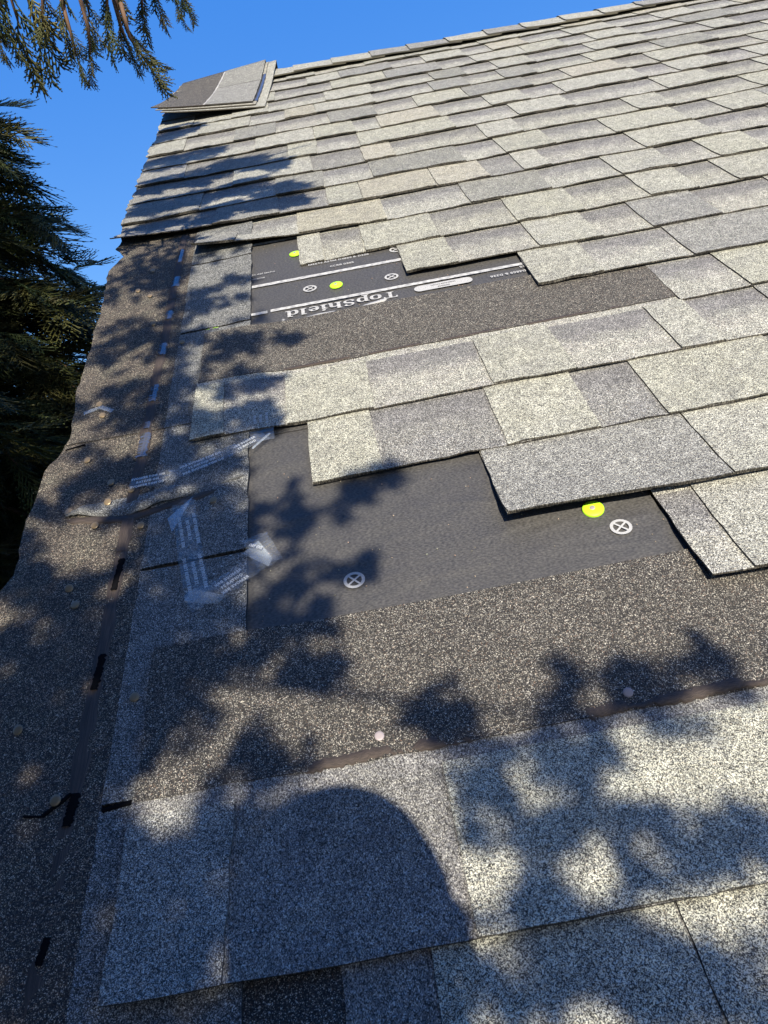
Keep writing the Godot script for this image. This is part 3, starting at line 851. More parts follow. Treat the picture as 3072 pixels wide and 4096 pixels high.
# ---------- the shingles folded over the end of the ridge ----------
func build_flap() -> void:
	var o = thing("folded_shingles", "stack of loose shingles folded over the left end of the ridge, corner curled up", "shingle stack", O, B)
	var far = Vector3(0, -sin(2 * PITCH), -cos(2 * PITCH))
	var place = func(a: float, b: float, drop: float) -> Vector3:
		# a 0..1 across from the rake to the right, b -1..1 from the near lower edge over the ridge to the far one
		var nb = lerpf(0.043, 0.005, pow(a, 0.8))
		var na = lerpf(0.006, 0.034, a)
		var x = -0.508 + 0.343 * a
		if b <= 0.0:
			var t = -b
			var n = lerpf(na, nb, t) - 0.010 * sin(PI * t) * (1.0 - 0.3 * a) + 0.006 * t * t
			return Vector3(x + 0.055 * (1.0 - t), n - drop + 0.004, -(3.418 - 0.55 * t))
		var p = Vector3(x + 0.055, na - drop + 0.004, -3.418) + far * 0.30 * b
		p.y -= 0.02 * b * b
		return p
	var sheet = func(called, a0: float, a1: float, drop: float, thick: float, m: Material, b0: float, b1: float, tint: Color, parent: Node):
		var st = tool(0)
		var nx = 8
		var ny = 24
		var g := []
		for j in ny + 1:
			for i in nx + 1:
				var p = place.call(lerpf(a0, a1, float(i) / nx), lerpf(b0, b1, float(j) / ny), drop)
				if i == 0 or i == nx:
					p.x += jag(p.z, drop * 50 + a0, 0.0016)
				g.append(p)
		var w = nx + 1
		for j in ny:
			for i in nx:
				var k = j * w + i
				var u = Vector2(i * 0.07 * (a1 - a0) + a0, -j * 0.045 * (b1 - b0))
				quad(st, g[k], g[k + w], g[k + w + 1], g[k + 1], u, u + Vector2(0, -0.045 * (b1 - b0)), u + Vector2(0.07 * (a1 - a0), -0.045 * (b1 - b0)), u + Vector2(0.07 * (a1 - a0), 0), tint)
		st.set_smooth_group(-1)
		var dn = Vector3(0, -thick, 0)
		var ec = Color(0.22, 0.21, 0.2)
		for i in nx:
			quad(st, g[i] + dn, g[i], g[i + 1], g[i + 1] + dn, Vector2.ZERO, Vector2.ZERO, Vector2.ZERO, Vector2.ZERO, ec)
		for j in ny:
			var k = j * w
			quad(st, g[k + w] + dn, g[k + w], g[k], g[k] + dn, Vector2.ZERO, Vector2.ZERO, Vector2.ZERO, Vector2.ZERO, ec)
			k += nx
			quad(st, g[k] + dn, g[k], g[k + w], g[k + w] + dn, Vector2.ZERO, Vector2.ZERO, Vector2.ZERO, Vector2.ZERO, ec)
			for i in nx:
				k = j * w + i
				quad(st, g[k + 1] + dn, g[k + w + 1] + dn, g[k + w] + dn, g[k] + dn, Vector2.ZERO, Vector2.ZERO, Vector2.ZERO, Vector2.ZERO, ec)
		return obj(called, st, m, parent)
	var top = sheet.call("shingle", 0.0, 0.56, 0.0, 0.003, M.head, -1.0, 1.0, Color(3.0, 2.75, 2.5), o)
	sheet.call("sealant_strip", 0.505, 0.545, -0.0006, 0.0004, M.print, -1.0, 0.3, Color(1, 0.97, 0.92), top)
	sheet.call("tab", 0.52, 1.0, -0.0012, 0.0036, M.grey, -1.0, -0.47, Color(1.15, 1.13, 1.08), top)
	sheet.call("tab", 0.52, 1.0, -0.0012, 0.0036, M.grey, -0.462, 0.9, Color(1.0, 1.0, 0.97), top)
	var mid = sheet.call("shingle", 0.05, 1.03, 0.0058, 0.0025, M.light, -1.03, 0.9, Color(1, 0.98, 0.95), o)
	sheet.call("sealant_film", 0.96, 1.035, 0.0048, 0.0006, M.film, -0.95, -0.3, Color(1, 1, 1.3), mid)
	sheet.call("shingle", 0.10, 1.12, 0.0108, 0.003, M.light, -1.06, 0.9, Color(1, 1, 1), o)
const SHADE_UPPER = [[-0.499, 2.677, 0.046], [-0.428, 2.742, 0.054], [-0.33, 2.413, 0.055], [-0.227, 2.257, 0.052], [-0.44, 2.388, 0.055], [-0.148, 2.186, 0.045], [-0.329, 2.191, 0.057], [-0.101, 1.944, 0.037], [-0.445, 2.178, 0.045], [-0.209, 2.024, 0.048], [-0.148, 1.867, 0.039], [-0.081, 1.831, 0.02], [-0.342, 2.007, 0.054], [-0.449, 1.996, 0.041], [-0.252, 1.89, 0.034], [-0.41, 1.861, 0.039], [-0.283, 1.827, 0.02]]
const SHADE_MIDDLE = [[-0.386, 1.637, 0.051], [-0.4, 1.5, 0.047], [-0.355, 1.525, 0.039], [-0.389, 1.33, 0.044], [-0.396, 1.193, 0.041], [-0.343, 1.24, 0.033], [-0.402, 1.074, 0.038], [-0.344, 1.041, 0.029], [-0.37, 1.121, 0.031], [-0.33, 1.586, 0.029], [-0.234, 1.449, 0.026], [-0.191, 1.452, 0.023], [-0.267, 1.368, 0.023], [-0.203, 1.361, 0.018], [-0.285, 1.252, 0.016], [-0.215, 1.182, 0.033], [-0.149, 1.173, 0.028], [-0.1, 1.176, 0.02], [-0.194, 1.037, 0.022], [-0.146, 1.038, 0.021], [-0.287, 1.077, 0.022], [-0.294, 0.984, 0.028], [-0.273, 0.904, 0.027], [-0.164, 0.959, 0.016], [-0.136, 0.925, 0.015], [-0.233, 0.927, 0.01], [-0.389, 0.99, 0.029], [-0.303, 0.869, 0.033], [-0.356, 0.863, 0.026], [-0.242, 0.85, 0.026], [-0.189, 0.834, 0.023], [-0.397, 0.834, 0.026], [-0.441, 0.827, 0.025]]
const SHADE_LOWER = [[-0.411, 0.661, 0.033], [-0.423, 0.612, 0.033], [-0.341, 0.76, 0.018], [-0.289, 0.736, 0.03], [-0.248, 0.752, 0.03], [-0.198, 0.728, 0.027], [-0.173, 0.67, 0.025], [-0.3, 0.679, 0.023], [-0.33, 0.611, 0.032], [-0.375, 0.622, 0.032], [-0.24, 0.647, 0.033], [-0.198, 0.592, 0.031], [-0.255, 0.571, 0.031], [-0.126, 0.731, 0.033], [-0.079, 0.708, 0.032], [-0.104, 0.68, 0.029], [-0.15, 0.647, 0.025], [-0.129, 0.567, 0.031], [-0.023, 0.733, 0.015], [0.022, 0.753, 0.012], [-0.08, 0.598, 0.021], [-0.032, 0.596, 0.016], [-0.095, 0.528, 0.025], [-0.15, 0.538, 0.02], [-0.293, 0.534, 0.03], [-0.331, 0.524, 0.029], [-0.382, 0.524, 0.03], [-0.406, 0.5, 0.029], [-0.239, 0.497, 0.029], [-0.205, 0.501, 0.03], [-0.15, 0.494, 0.028], [-0.113, 0.462, 0.019], [-0.089, 0.465, 0.019], [-0.287, 0.456, 0.028], [-0.328, 0.449, 0.028], [-0.367, 0.437, 0.027], [-0.224, 0.437, 0.022], [-0.247, 0.392, 0.021], [-0.278, 0.393, 0.021], [-0.32, 0.378, 0.026], [-0.363, 0.378, 0.026], [-0.124, 0.385, 0.021], [-0.151, 0.372, 0.017], [-0.089, 0.383, 0.012], [0.008, 0.391, 0.022], [0.021, 0.368, 0.019], [-0.006, 0.36, 0.011], [-0.299, 0.331, 0.025], [-0.337, 0.318, 0.024], [-0.352, 0.283, 0.023], [-0.276, 0.287, 0.023], [-0.302, 0.263, 0.022], [-0.333, 0.235, 0.021], [-0.28, 0.219, 0.022], [-0.206, 0.301, 0.019], [-0.185, 0.27, 0.019], [-0.233, 0.294, 0.011], [-0.237, 0.251, 0.011], [-0.194, 0.23, 0.017], [-0.214, 0.205, 0.014]]
const SHADE_RIGHT = [[0.165, 0.372, 0.023], [0.143, 0.357, 0.018], [0.22, 0.401, 0.024], [0.225, 0.376, 0.019], [0.269, 0.401, 0.02], [0.285, 0.37, 0.015], [0.071, 0.325, 0.018], [0.104, 0.327, 0.018], [0.123, 0.297, 0.013], [0.045, 0.305, 0.01], [0.129, 0.26, 0.021], [0.091, 0.259, 0.017], [0.056, 0.256, 0.019], [0.029, 0.268, 0.011], [0.167, 0.26, 0.017], [0.17, 0.238, 0.012], [0.236, 0.231, 0.016], [0.186, 0.217, 0.012], [0.133, 0.21, 0.012], [0.026, 0.209, 0.014], [0.068, 0.208, 0.011], [0.069, 0.187, 0.015], [0.096, 0.167, 0.018], [0.131, 0.17, 0.018], [0.13, 0.144, 0.015], [0.025, 0.15, 0.011], [0.129, 0.126, 0.013], [0.178, 0.117, 0.014], [-0.007, 0.153, 0.013]]
const GAPS = [[-0.37, 0.715, 0.032], [-0.394, 0.766, 0.018], [-0.407, 0.725, 0.017], [-0.246, 0.337, 0.016], [-0.217, 0.26, 0.011], [-0.241, 0.225, 0.011], [-0.217, 0.4, 0.012], [-0.164, 0.44, 0.02], [-0.123, 0.42, 0.018], [-0.08, 0.395, 0.018], [-0.415, 0.974, 0.018], [-0.38, 0.932, 0.015], [-0.342, 1.149, 0.018], [-0.337, 1.038, 0.012], [-0.254, 1.48, 0.019], [-0.219, 1.299, 0.024], [-0.263, 1.175, 0.02], [-0.237, 1.004, 0.015], [-0.275, 1.117, 0.014], [-0.111, 0.82, 0.022], [-0.062, 0.784, 0.025], [-0.127, 0.665, 0.01], [-0.06, 0.647, 0.022], [-0.369, 1.668, 0.015], [-0.365, 1.44, 0.009], [-0.363, 0.824, 0.009], [-0.028, 0.324, 0.012], [-0.009, 0.342, 0.017], [0.04, 0.236, 0.016], [0.085, 0.238, 0.014], [0.04, 0.171, 0.012], [0.071, 0.14, 0.014], [0.157, 0.282, 0.011], [0.21, 0.271, 0.023], [0.253, 0.279, 0.019], [0.205, 0.182, 0.016], [0.166, 0.173, 0.01]]

# ---------- cedars ----------
# a flat spray of scale-leaved twigs along +y, about len long
func spray(len: float, fat: float, seed_: int, dense: int, droop: float) -> ArrayMesh:
	var rng := RandomNumberGenerator.new()
	rng.seed = seed_
	var st = tool(0)
	var axis = func(t: float) -> Vector3: return Vector3(0.02 * sin(t * 5.0 + seed_), t, -droop * t * t) * Vector3(len, len, len)
	var prism = func(a: Vector3, b: Vector3, ra: float, rb: float):
		var d = (b - a).normalized()
		var s = d.cross(Vector3(0, 0.1, 1)).normalized()
		var n = s.cross(d) * 0.6
		var pa = [a + s * ra, a - s * ra * 0.5 + n * ra * 0.87, a - s * ra * 0.5 - n * ra * 0.87]
		var mid = (a + b) * 0.5
		var rm = maxf(ra, rb) * 1.08
		var pm = [mid + s * rm, mid - s * rm * 0.6 + n * rm * 0.8, mid - s * rm * 0.6 - n * rm * 0.8]
		for k in 3:
			var l = (k + 1) % 3
			quad(st, pa[k], pa[l], pm[l], pm[k])
			vert(st, pm[k], Vector2.ZERO); vert(st, pm[l], Vector2.ZERO); vert(st, b, Vector2.ZERO)
	for k in 6:
		prism.call(axis.call(k / 6.0), axis.call((k + 1.25) / 6.0), fat * (1.0 - 0.1 * k), fat * 0.8)
	for k in dense:
		var t = 0.06 + 0.93 * k / dense
		var side = 1.0 if k & 1 else -1.0
		var a = axis.call(t)
		var l = len * (0.42 * sin(PI * pow(1.0 - t, 0.75)) + 0.10) * rng.randf_range(0.75, 1.2)
		var ang = rng.randf_range(0.55, 0.85)
		var d = Vector3(side * sin(ang), cos(ang), rng.randf_range(-0.16, 0.1)).normalized()
		var b = a + d * l + Vector3(0, 0.12 * l, -droop * l * 0.5)
		prism.call(a, b, fat * 0.85, fat * 0.7)
		var m = maxi(2, int(l / len * 11))
		for j in m:
			var q = (j + 0.7) / (m + 0.4)
			var s2 = 1.0 if j & 1 else -1.0
			var e = d.rotated(Vector3(0, 0, 1), s2 * rng.randf_range(0.5, 0.8))
			var c = a.lerp(b, q)
			prism.call(c, c + e * l * rng.randf_range(0.25, 0.42) * (1.15 - q), fat * 0.8, fat * 0.7)
	st.generate_normals()
	return st.commit()
func many(called: String, mesh: Mesh, xs: Array, m: Material, parent: Node) -> void:
	var mm := MultiMesh.new()
	mm.transform_format = MultiMesh.TRANSFORM_3D
	mm.use_colors = true
	mm.mesh = mesh
	mm.instance_count = xs.size()
	for k in xs.size():
		mm.set_instance_transform(k, xs[k])
		var t = 0.65 + 0.7 * h01(k * 13 + 5)
		mm.set_instance_color(k, Color(t * (0.85 + 0.55 * h01(k * 29 + 3)), t, t * 0.9))
	var o := MultiMeshInstance3D.new()
	o.name = called
	o.multimesh = mm
	o.material_override = m
	o.set_meta("kind", "stuff")
	parent.add_child(o, true)
func facing(dir: Vector3, flat: Vector3, s := 1.0) -> Basis:      # y along dir, z near flat
	var y = dir.normalized()
	var x = y.cross(flat)
	if x.length() < 0.01:
		x = y.cross(Vector3(0.3, 0.2, 0.9))
	x = x.normalized()
	return Basis(x, y, x.cross(y)) * Basis.from_scale(Vector3(s, s, s))
# an upright cedar whose boughs sweep out and droop
func cedar(called: String, label: String, at_: Vector3, tall: float, radius: Callable, y0: float, y1: float, boughs: int, per: int, mesh: Array, m: Material, seed_: int, gate = null) -> Node3D:
	var rng := RandomNumberGenerator.new()
	rng.seed = seed_
	var o = thing(called, label, "tree", at_)
	var st = tool(0)
	tubes(st, [Vector3(0, -0.1, 0), Vector3(0.03, tall * 0.35, 0.02), Vector3(-0.02, tall * 0.7, 0.03), Vector3(0, tall, 0)], [0.19, 0.14, 0.075, 0.012], 9)
	obj("trunk", st, M.bark, o)
	var lists = []
	for k in mesh.size():
		lists.append([])
	st = tool(0)
	for k in boughs:
		var y = lerpf(y0, y1, (k + rng.randf()) / boughs)
		var az = rng.randf() * TAU
		var r = radius.call(y) * rng.randf_range(0.72, 1.1)
		var out = Vector3(cos(az), 0, sin(az))
		var pts := []
		for j in 6:
			var t = j / 5.0
			pts.append(Vector3(0, y, 0) + out * r * t + Vector3(0, r * (0.34 * t - 0.50 * t * t + 0.06 * sin(t * 7 + k)), 0))
		tubes(st, pts, [0.022, 0.018, 0.014, 0.010, 0.007, 0.003], 5, false)
		for j in per:
			var t = pow((j + rng.randf()) / per, 0.7)
			var i = mini(int(t * 5), 4)
			var p: Vector3 = pts[i].lerp(pts[i + 1], t * 5 - i)
			var side = out.cross(Vector3.UP) * rng.randf_range(-1.1, 1.1)
			var d = (out * rng.randf_range(0.4, 1.0) + side + Vector3(0, rng.randf_range(-0.75, 0.25), 0)).normalized()
			if gate != null and not gate.call(at_ + p):
				continue
			lists[rng.randi() % lists.size()].append(Transform3D(facing(d, Vector3(rng.randf_range(-0.5, 0.5), 1, rng.randf_range(-0.5, 0.5)), rng.randf_range(0.7, 1.25)), p))
	obj("bough", st, M.bark, o)
	for k in lists.size():
		many("foliage", mesh[k], lists[k], m, o)
	return o

func shade_sprays(blobs: Array, t0: float, t1: float, per: float, size: float, rng, dir_x: float, out: Array) -> void:
	for q in blobs:
		var count = int(per)
		for k in count:
			var a = rng.randf() * TAU
			var r = q[2] * 1.25 * sqrt(rng.randf())
			var x = q[0] + cos(a) * r
			var u = q[1] + sin(a) * r
			# sprays hang in strings with gaps between them
			var e = x * 0.8 - u * 0.6
			var g2 = x * 0.6 + u * 0.8
			if fine.get_noise_2d(e * 17.0 + t0 * 40.0, g2 * 34.0) < -0.03:
				continue
			var free := true
			for g in GAPS:
				if Vector2(x - g[0], u - g[1]).length() < (g[2] * 1.2 + 0.014 if g[2] > 0.0155 else g[2]):
					free = false
					break
			if not free:
				continue
			var s = size * rng.randf_range(0.7, 1.2)
			var t = rng.randf_range(t0, t1)
			var d = Vector3(rng.randf_range(-1, 1) + dir_x, rng.randf_range(-0.3, 0.3), rng.randf_range(-1, 1) * (1.0 if dir_x == 0.0 else 0.5)).normalized()
			var p = rw(x, u) + SUN * t
			var bd = (B * d)
			out.append(Transform3D(facing(bd, SUN + Vector3(rng.randf_range(-0.4, 0.4), 0, rng.randf_range(-0.4, 0.4)), s), p - bd * s * 0.5))
func build_trees() -> void:
	var big = [spray(0.34, 0.0042, 3, 26, 0.25), spray(0.30, 0.0042, 8, 24, 0.4)]
	var unit = spray(1.0, 0.026, 21, 22, 0.15)
	var hero = [spray(0.075, 0.0021, 31, 13, 0.1), spray(0.065, 0.0022, 37, 11, 0.22), spray(0.085, 0.0021, 43, 15, 0.3)]
	# the dark cedar past the rake
	cedar("cedar_tree", "dark drooping cedar beyond the ragged left edge of the roof", Vector3(-2.75, 0, -3.9), 9.6, func(y): return pw([[0.5, 1.6], [3.0, 1.85], [3.9, 1.65], [4.5, 1.38], [5.3, 1.05], [7.0, 0.5], [9.4, 0.1]], y), 0.6, 9.3, 430, 46, big, M.leaf, 5)
	cedar("cedar_tree", "farther cedar glimpsed low behind the dark cedar at the left border", Vector3(-4.6, 0, -6.6), 6.4, func(y): return pw([[0.3, 1.7], [3.0, 1.4], [6.2, 0.1]], y), 0.4, 6.2, 110, 20, big, M.leaf, 9)
	# the tall cedar behind the viewer: its shade lies on the left of the roof and one bough hangs into view
	var keep = func(p: Vector3) -> bool:
		# boughs have been cut back where they would touch the roof
		return p.z > 0.75 and ((p - O).dot(B.y) > 1.4 or p.x < -1.6)
	var tall = cedar("tall_cedar", "tall cedar whose sunlit bough tips hang into the upper left corner of the sky", Vector3(-3.1, 0, 1.9), 14.0, func(y): return pw([[1.5, 2.2], [5.0, 2.3], [8.0, 2.75], [10.0, 2.0], [13.8, 0.1]], y), 1.8, 13.6, 600, 50, big, M.leaf, 12, keep)
	var rng := RandomNumberGenerator.new()
	rng.seed = 4
	var base = Vector3(-3.1, 0, 1.9)
	var xs := []
	shade_sprays(SHADE_UPPER, 0.9, 1.3, 52, 0.075, rng, 1.2, xs)
	shade_sprays(SHADE_MIDDLE, 1.4, 1.9, 20, 0.045, rng, 0.0, xs)
	shade_sprays(SHADE_LOWER, 1.5, 2.2, 22, 0.040, rng, 0.0, xs)
	shade_sprays(SHADE_RIGHT, 1.6, 2.3, 15, 0.038, rng, 0.0, xs)
	var fill := []
	for q in [[-0.16, 0.335], [-0.13, 0.350], [-0.185, 0.30], [-0.20, 0.26], [-0.155, 0.285], [-0.23, 0.30], [-0.22, 0.235], [0.25, 0.17], [0.29, 0.21], [0.21, 0.235], [0.33, 0.25], [0.36, 0.30], [0.14, 0.16]]:
		fill.append([q[0], q[1], 0.026])
	for k in 90:
		fill.append([rng.randf_range(-0.52, -0.19), rng.randf_range(0.1, 1.75), 0.045])
	for k in 28:
		fill.append([rng.randf_range(0.01, 0.40), rng.randf_range(0.12, 0.40), rng.randf_range(0.010, 0.020)])
	for k in 16:
		fill.append([rng.randf_range(-0.30, -0.10), rng.randf_range(0.06, 0.17), 0.04])
	for k in 110:
		fill.append([rng.randf_range(-0.58, -0.24), rng.randf_range(0.08, 0.72), 0.045])
	shade_sprays(fill, 1.7, 2.4, 12, 0.05, rng, 0.0, xs)
	for k in xs.size():
		xs[k].origin -= base
	many("overhanging_foliage", unit, xs, M.leaf, tall)
	# limbs that carry them
	var st = tool(0)
	for q in [[0.0, 2.3, 1.35, 5.2], [-0.35, 1.35, 1.75, 5.3], [-0.35, 0.55, 2.0, 5.4], [0.15, 0.35, 2.1, 5.6]]:
		var e = rw(q[0], q[1]) + SUN * q[2] - base
		var s = Vector3(0, q[3] - 0.4, 0)
		tubes(st, [s, s.lerp(e, 0.35) + Vector3(0, 0.35, 0), s.lerp(e, 0.7) + Vector3(0, 0.3, 0), e], [0.035, 0.026, 0.016, 0.003], 6)
	# the bough tip that shows against the sky
	var tips = [[-0.439, 1.485, 0.537, -0.453, 1.49, 0.442, 0], [-0.436, 1.538, 0.526, -0.45, 1.539, 0.396, 1], [-0.417, 1.563, 0.514, -0.432, 1.562, 0.374, 2], [-0.384, 1.529, 0.5, -0.419, 1.528, 0.414, 0], [-0.359, 1.556, 0.5, -0.383, 1.559, 0.41, 1], [-0.367, 1.55, 0.443, -0.376, 1.554, 0.365, 2], [-0.331, 1.526, 0.441, -0.352, 1.529, 0.371, 0], [-0.33, 1.593, 0.492, -0.343, 1.599, 0.411, 1], [-0.277, 1.522, 0.497, -0.309, 1.522, 0.404, 2], [-0.273, 1.572, 0.486, -0.294, 1.577, 0.407, 0], [-0.285, 1.565, 0.428, -0.279, 1.574, 0.362, 1], [-0.272, 1.545, 0.415, -0.243, 1.554, 0.33, 2], [-0.28, 1.585, 0.418, -0.244, 1.6, 0.359, 0], [-0.235, 1.599, 0.49, -0.252, 1.606, 0.41, 1], [-0.208, 1.583, 0.494, -0.217, 1.591, 0.417, 2], [-0.185, 1.585, 0.478, -0.182, 1.595, 0.414, 0], [-0.179, 1.616, 0.48, -0.167, 1.628, 0.422, 1], [-0.472, 1.503, 0.479, -0.476, 1.512, 0.415, 2], [-0.462, 1.476, 0.499, -0.455, 1.492, 0.465, 0]]
	var by := [[], [], []]
	for q in tips:
		var a = rw(q[0], q[1], q[2])
		var b = rw(q[3], q[4], q[5])
		var d = (b - a)
		tubes(st, [a + Vector3(0, 0.05, 0.01) - base, a - base, a + d * 0.55 - base], [0.004, 0.003, 0.0016], 5)
		for k in 6:
			var t = 0.02 + 0.145 * k
			var dd = (d.normalized() + Vector3(rng.randf_range(-0.5, 0.5), rng.randf_range(-0.2, 0.2), rng.randf_range(-0.5, 0.5))).normalized()
			var s = rng.randf_range(0.55, 0.85) * d.length() / 0.11
			by[(q[6] + k) % 3].append(Transform3D(facing(dd if k < 5 else d, Vector3(rng.randf_range(-0.8, 0.8), 0.25, 1.0), s), a + d * t - base))
	var s0 = Vector3(0, 5.3, 0)
	var e0 = rw(-0.40, 1.52, 0.80) - base
	tubes(st, [s0, s0.lerp(e0, 0.4) + Vector3(0, 0.35, 0), s0.lerp(e0, 0.8) + Vector3(0, 0.2, 0), e0], [0.04, 0.028, 0.014, 0.005], 6)
	for x in [-0.44, -0.40, -0.33, -0.27, -0.19]:
		tubes(st, [e0 + Vector3(0, 0.02, 0.06), rw(x, 1.54, 0.62) - base, rw(x + 0.01, 1.55, 0.53) - base], [0.006, 0.004, 0.003], 5)
	obj("limb", st, M.bark, tall)
	for k in 3:
		many("hanging_spray", hero[k], by[k], M.leaf, tall)

# ---------- the person with the phone (outside the picture: only the shadow of the head falls in) ----------
func net(st: SurfaceTool, bones: Array, cell: float, blend: float) -> void:
	# bones: [a, b, ra, rb]; a smooth union meshed as surface nets
	var lo = Vector3(1e9, 1e9, 1e9)
	var hi = -lo
	for q in bones:
		var r = maxf(q[2], q[3]) + blend + cell * 2
		for p in [q[0], q[1]]:
			lo = lo.min(p - Vector3(r, r, r))
			hi = hi.max(p + Vector3(r, r, r))
	var n = Vector3i(((hi - lo) / cell).ceil()) + Vector3i(2, 2, 2)
	var f := PackedFloat32Array()
	f.resize(n.x * n.y * n.z)
	f.fill(1.0)
	for q in bones:
		var m = maxf(q[2], q[3]) + blend + cell * 1.5
		var a: Vector3 = q[0]
		var b: Vector3 = q[1]
		var i0 = Vector3i(((a.min(b) - Vector3(m, m, m) - lo) / cell).floor()).clamp(Vector3i.ZERO, n - Vector3i.ONE)
		var i1 = Vector3i(((a.max(b) + Vector3(m, m, m) - lo) / cell).ceil()).clamp(Vector3i.ZERO, n - Vector3i.ONE)
		var ab = b - a
		var l2 = maxf(ab.length_squared(), 1e-9)
		for z in range(i0.z, i1.z + 1):
			for y in range(i0.y, i1.y + 1):
				for x in range(i0.x, i1.x + 1):
					var p = lo + Vector3(x, y, z) * cell
					var t = clampf((p - a).dot(ab) / l2, 0, 1)
					var d = (p - a - ab * t).length() - lerpf(q[2], q[3], t)
					var k = (z * n.y + y) * n.x + x
					var h = clampf(0.5 + 0.5 * (f[k] - d) / blend, 0, 1)
					f[k] = lerpf(f[k], d, h) - blend * h * (1.0 - h) if f[k] < 0.9 else d
	var ids := {}
	var off = [0, 1, n.x, n.x + 1, n.x * n.y, n.x * n.y + 1, n.x * n.y + n.x, n.x * n.y + n.x + 1]
	for z in n.z - 1:
		for y in n.y - 1:
			for x in n.x - 1:
				var k = (z * n.y + y) * n.x + x
				var ins := 0
				for c in 8:
					if f[k + off[c]] < 0: ins += 1
				if ins == 0 or ins == 8:
					continue
				var s = Vector3.ZERO
				var w := 0
				for e in [[0, 1], [2, 3], [4, 5], [6, 7], [0, 2], [1, 3], [4, 6], [5, 7], [0, 4], [1, 5], [2, 6], [3, 7]]:
					var da = f[k + off[e[0]]]
					var db = f[k + off[e[1]]]
					if (da < 0) != (db < 0):
						var t = da / (da - db)
						var pa = Vector3(e[0] & 1, (e[0] >> 1) & 1, e[0] >> 2)
						var pb = Vector3(e[1] & 1, (e[1] >> 1) & 1, e[1] >> 2)
						s += pa.lerp(pb, t)
						w += 1
				ids[k] = lo + (Vector3(x, y, z) + s / w) * cell
	var strides = [1, n.x, n.x * n.y]
	for k in ids:
		for ax in 3:
			var u = strides[(ax + 1) % 3]
			var v = strides[(ax + 2) % 3]
			var a = f[k]
			var b = f[k + strides[ax]]
			if (a < 0) == (b < 0) or not (ids.has(k - u) and ids.has(k - v) and ids.has(k - u - v)):
				continue
			if a < 0:
				quad(st, ids[k], ids[k - v], ids[k - u - v], ids[k - u])
			else:
				quad(st, ids[k], ids[k - u], ids[k - u - v], ids[k - v])
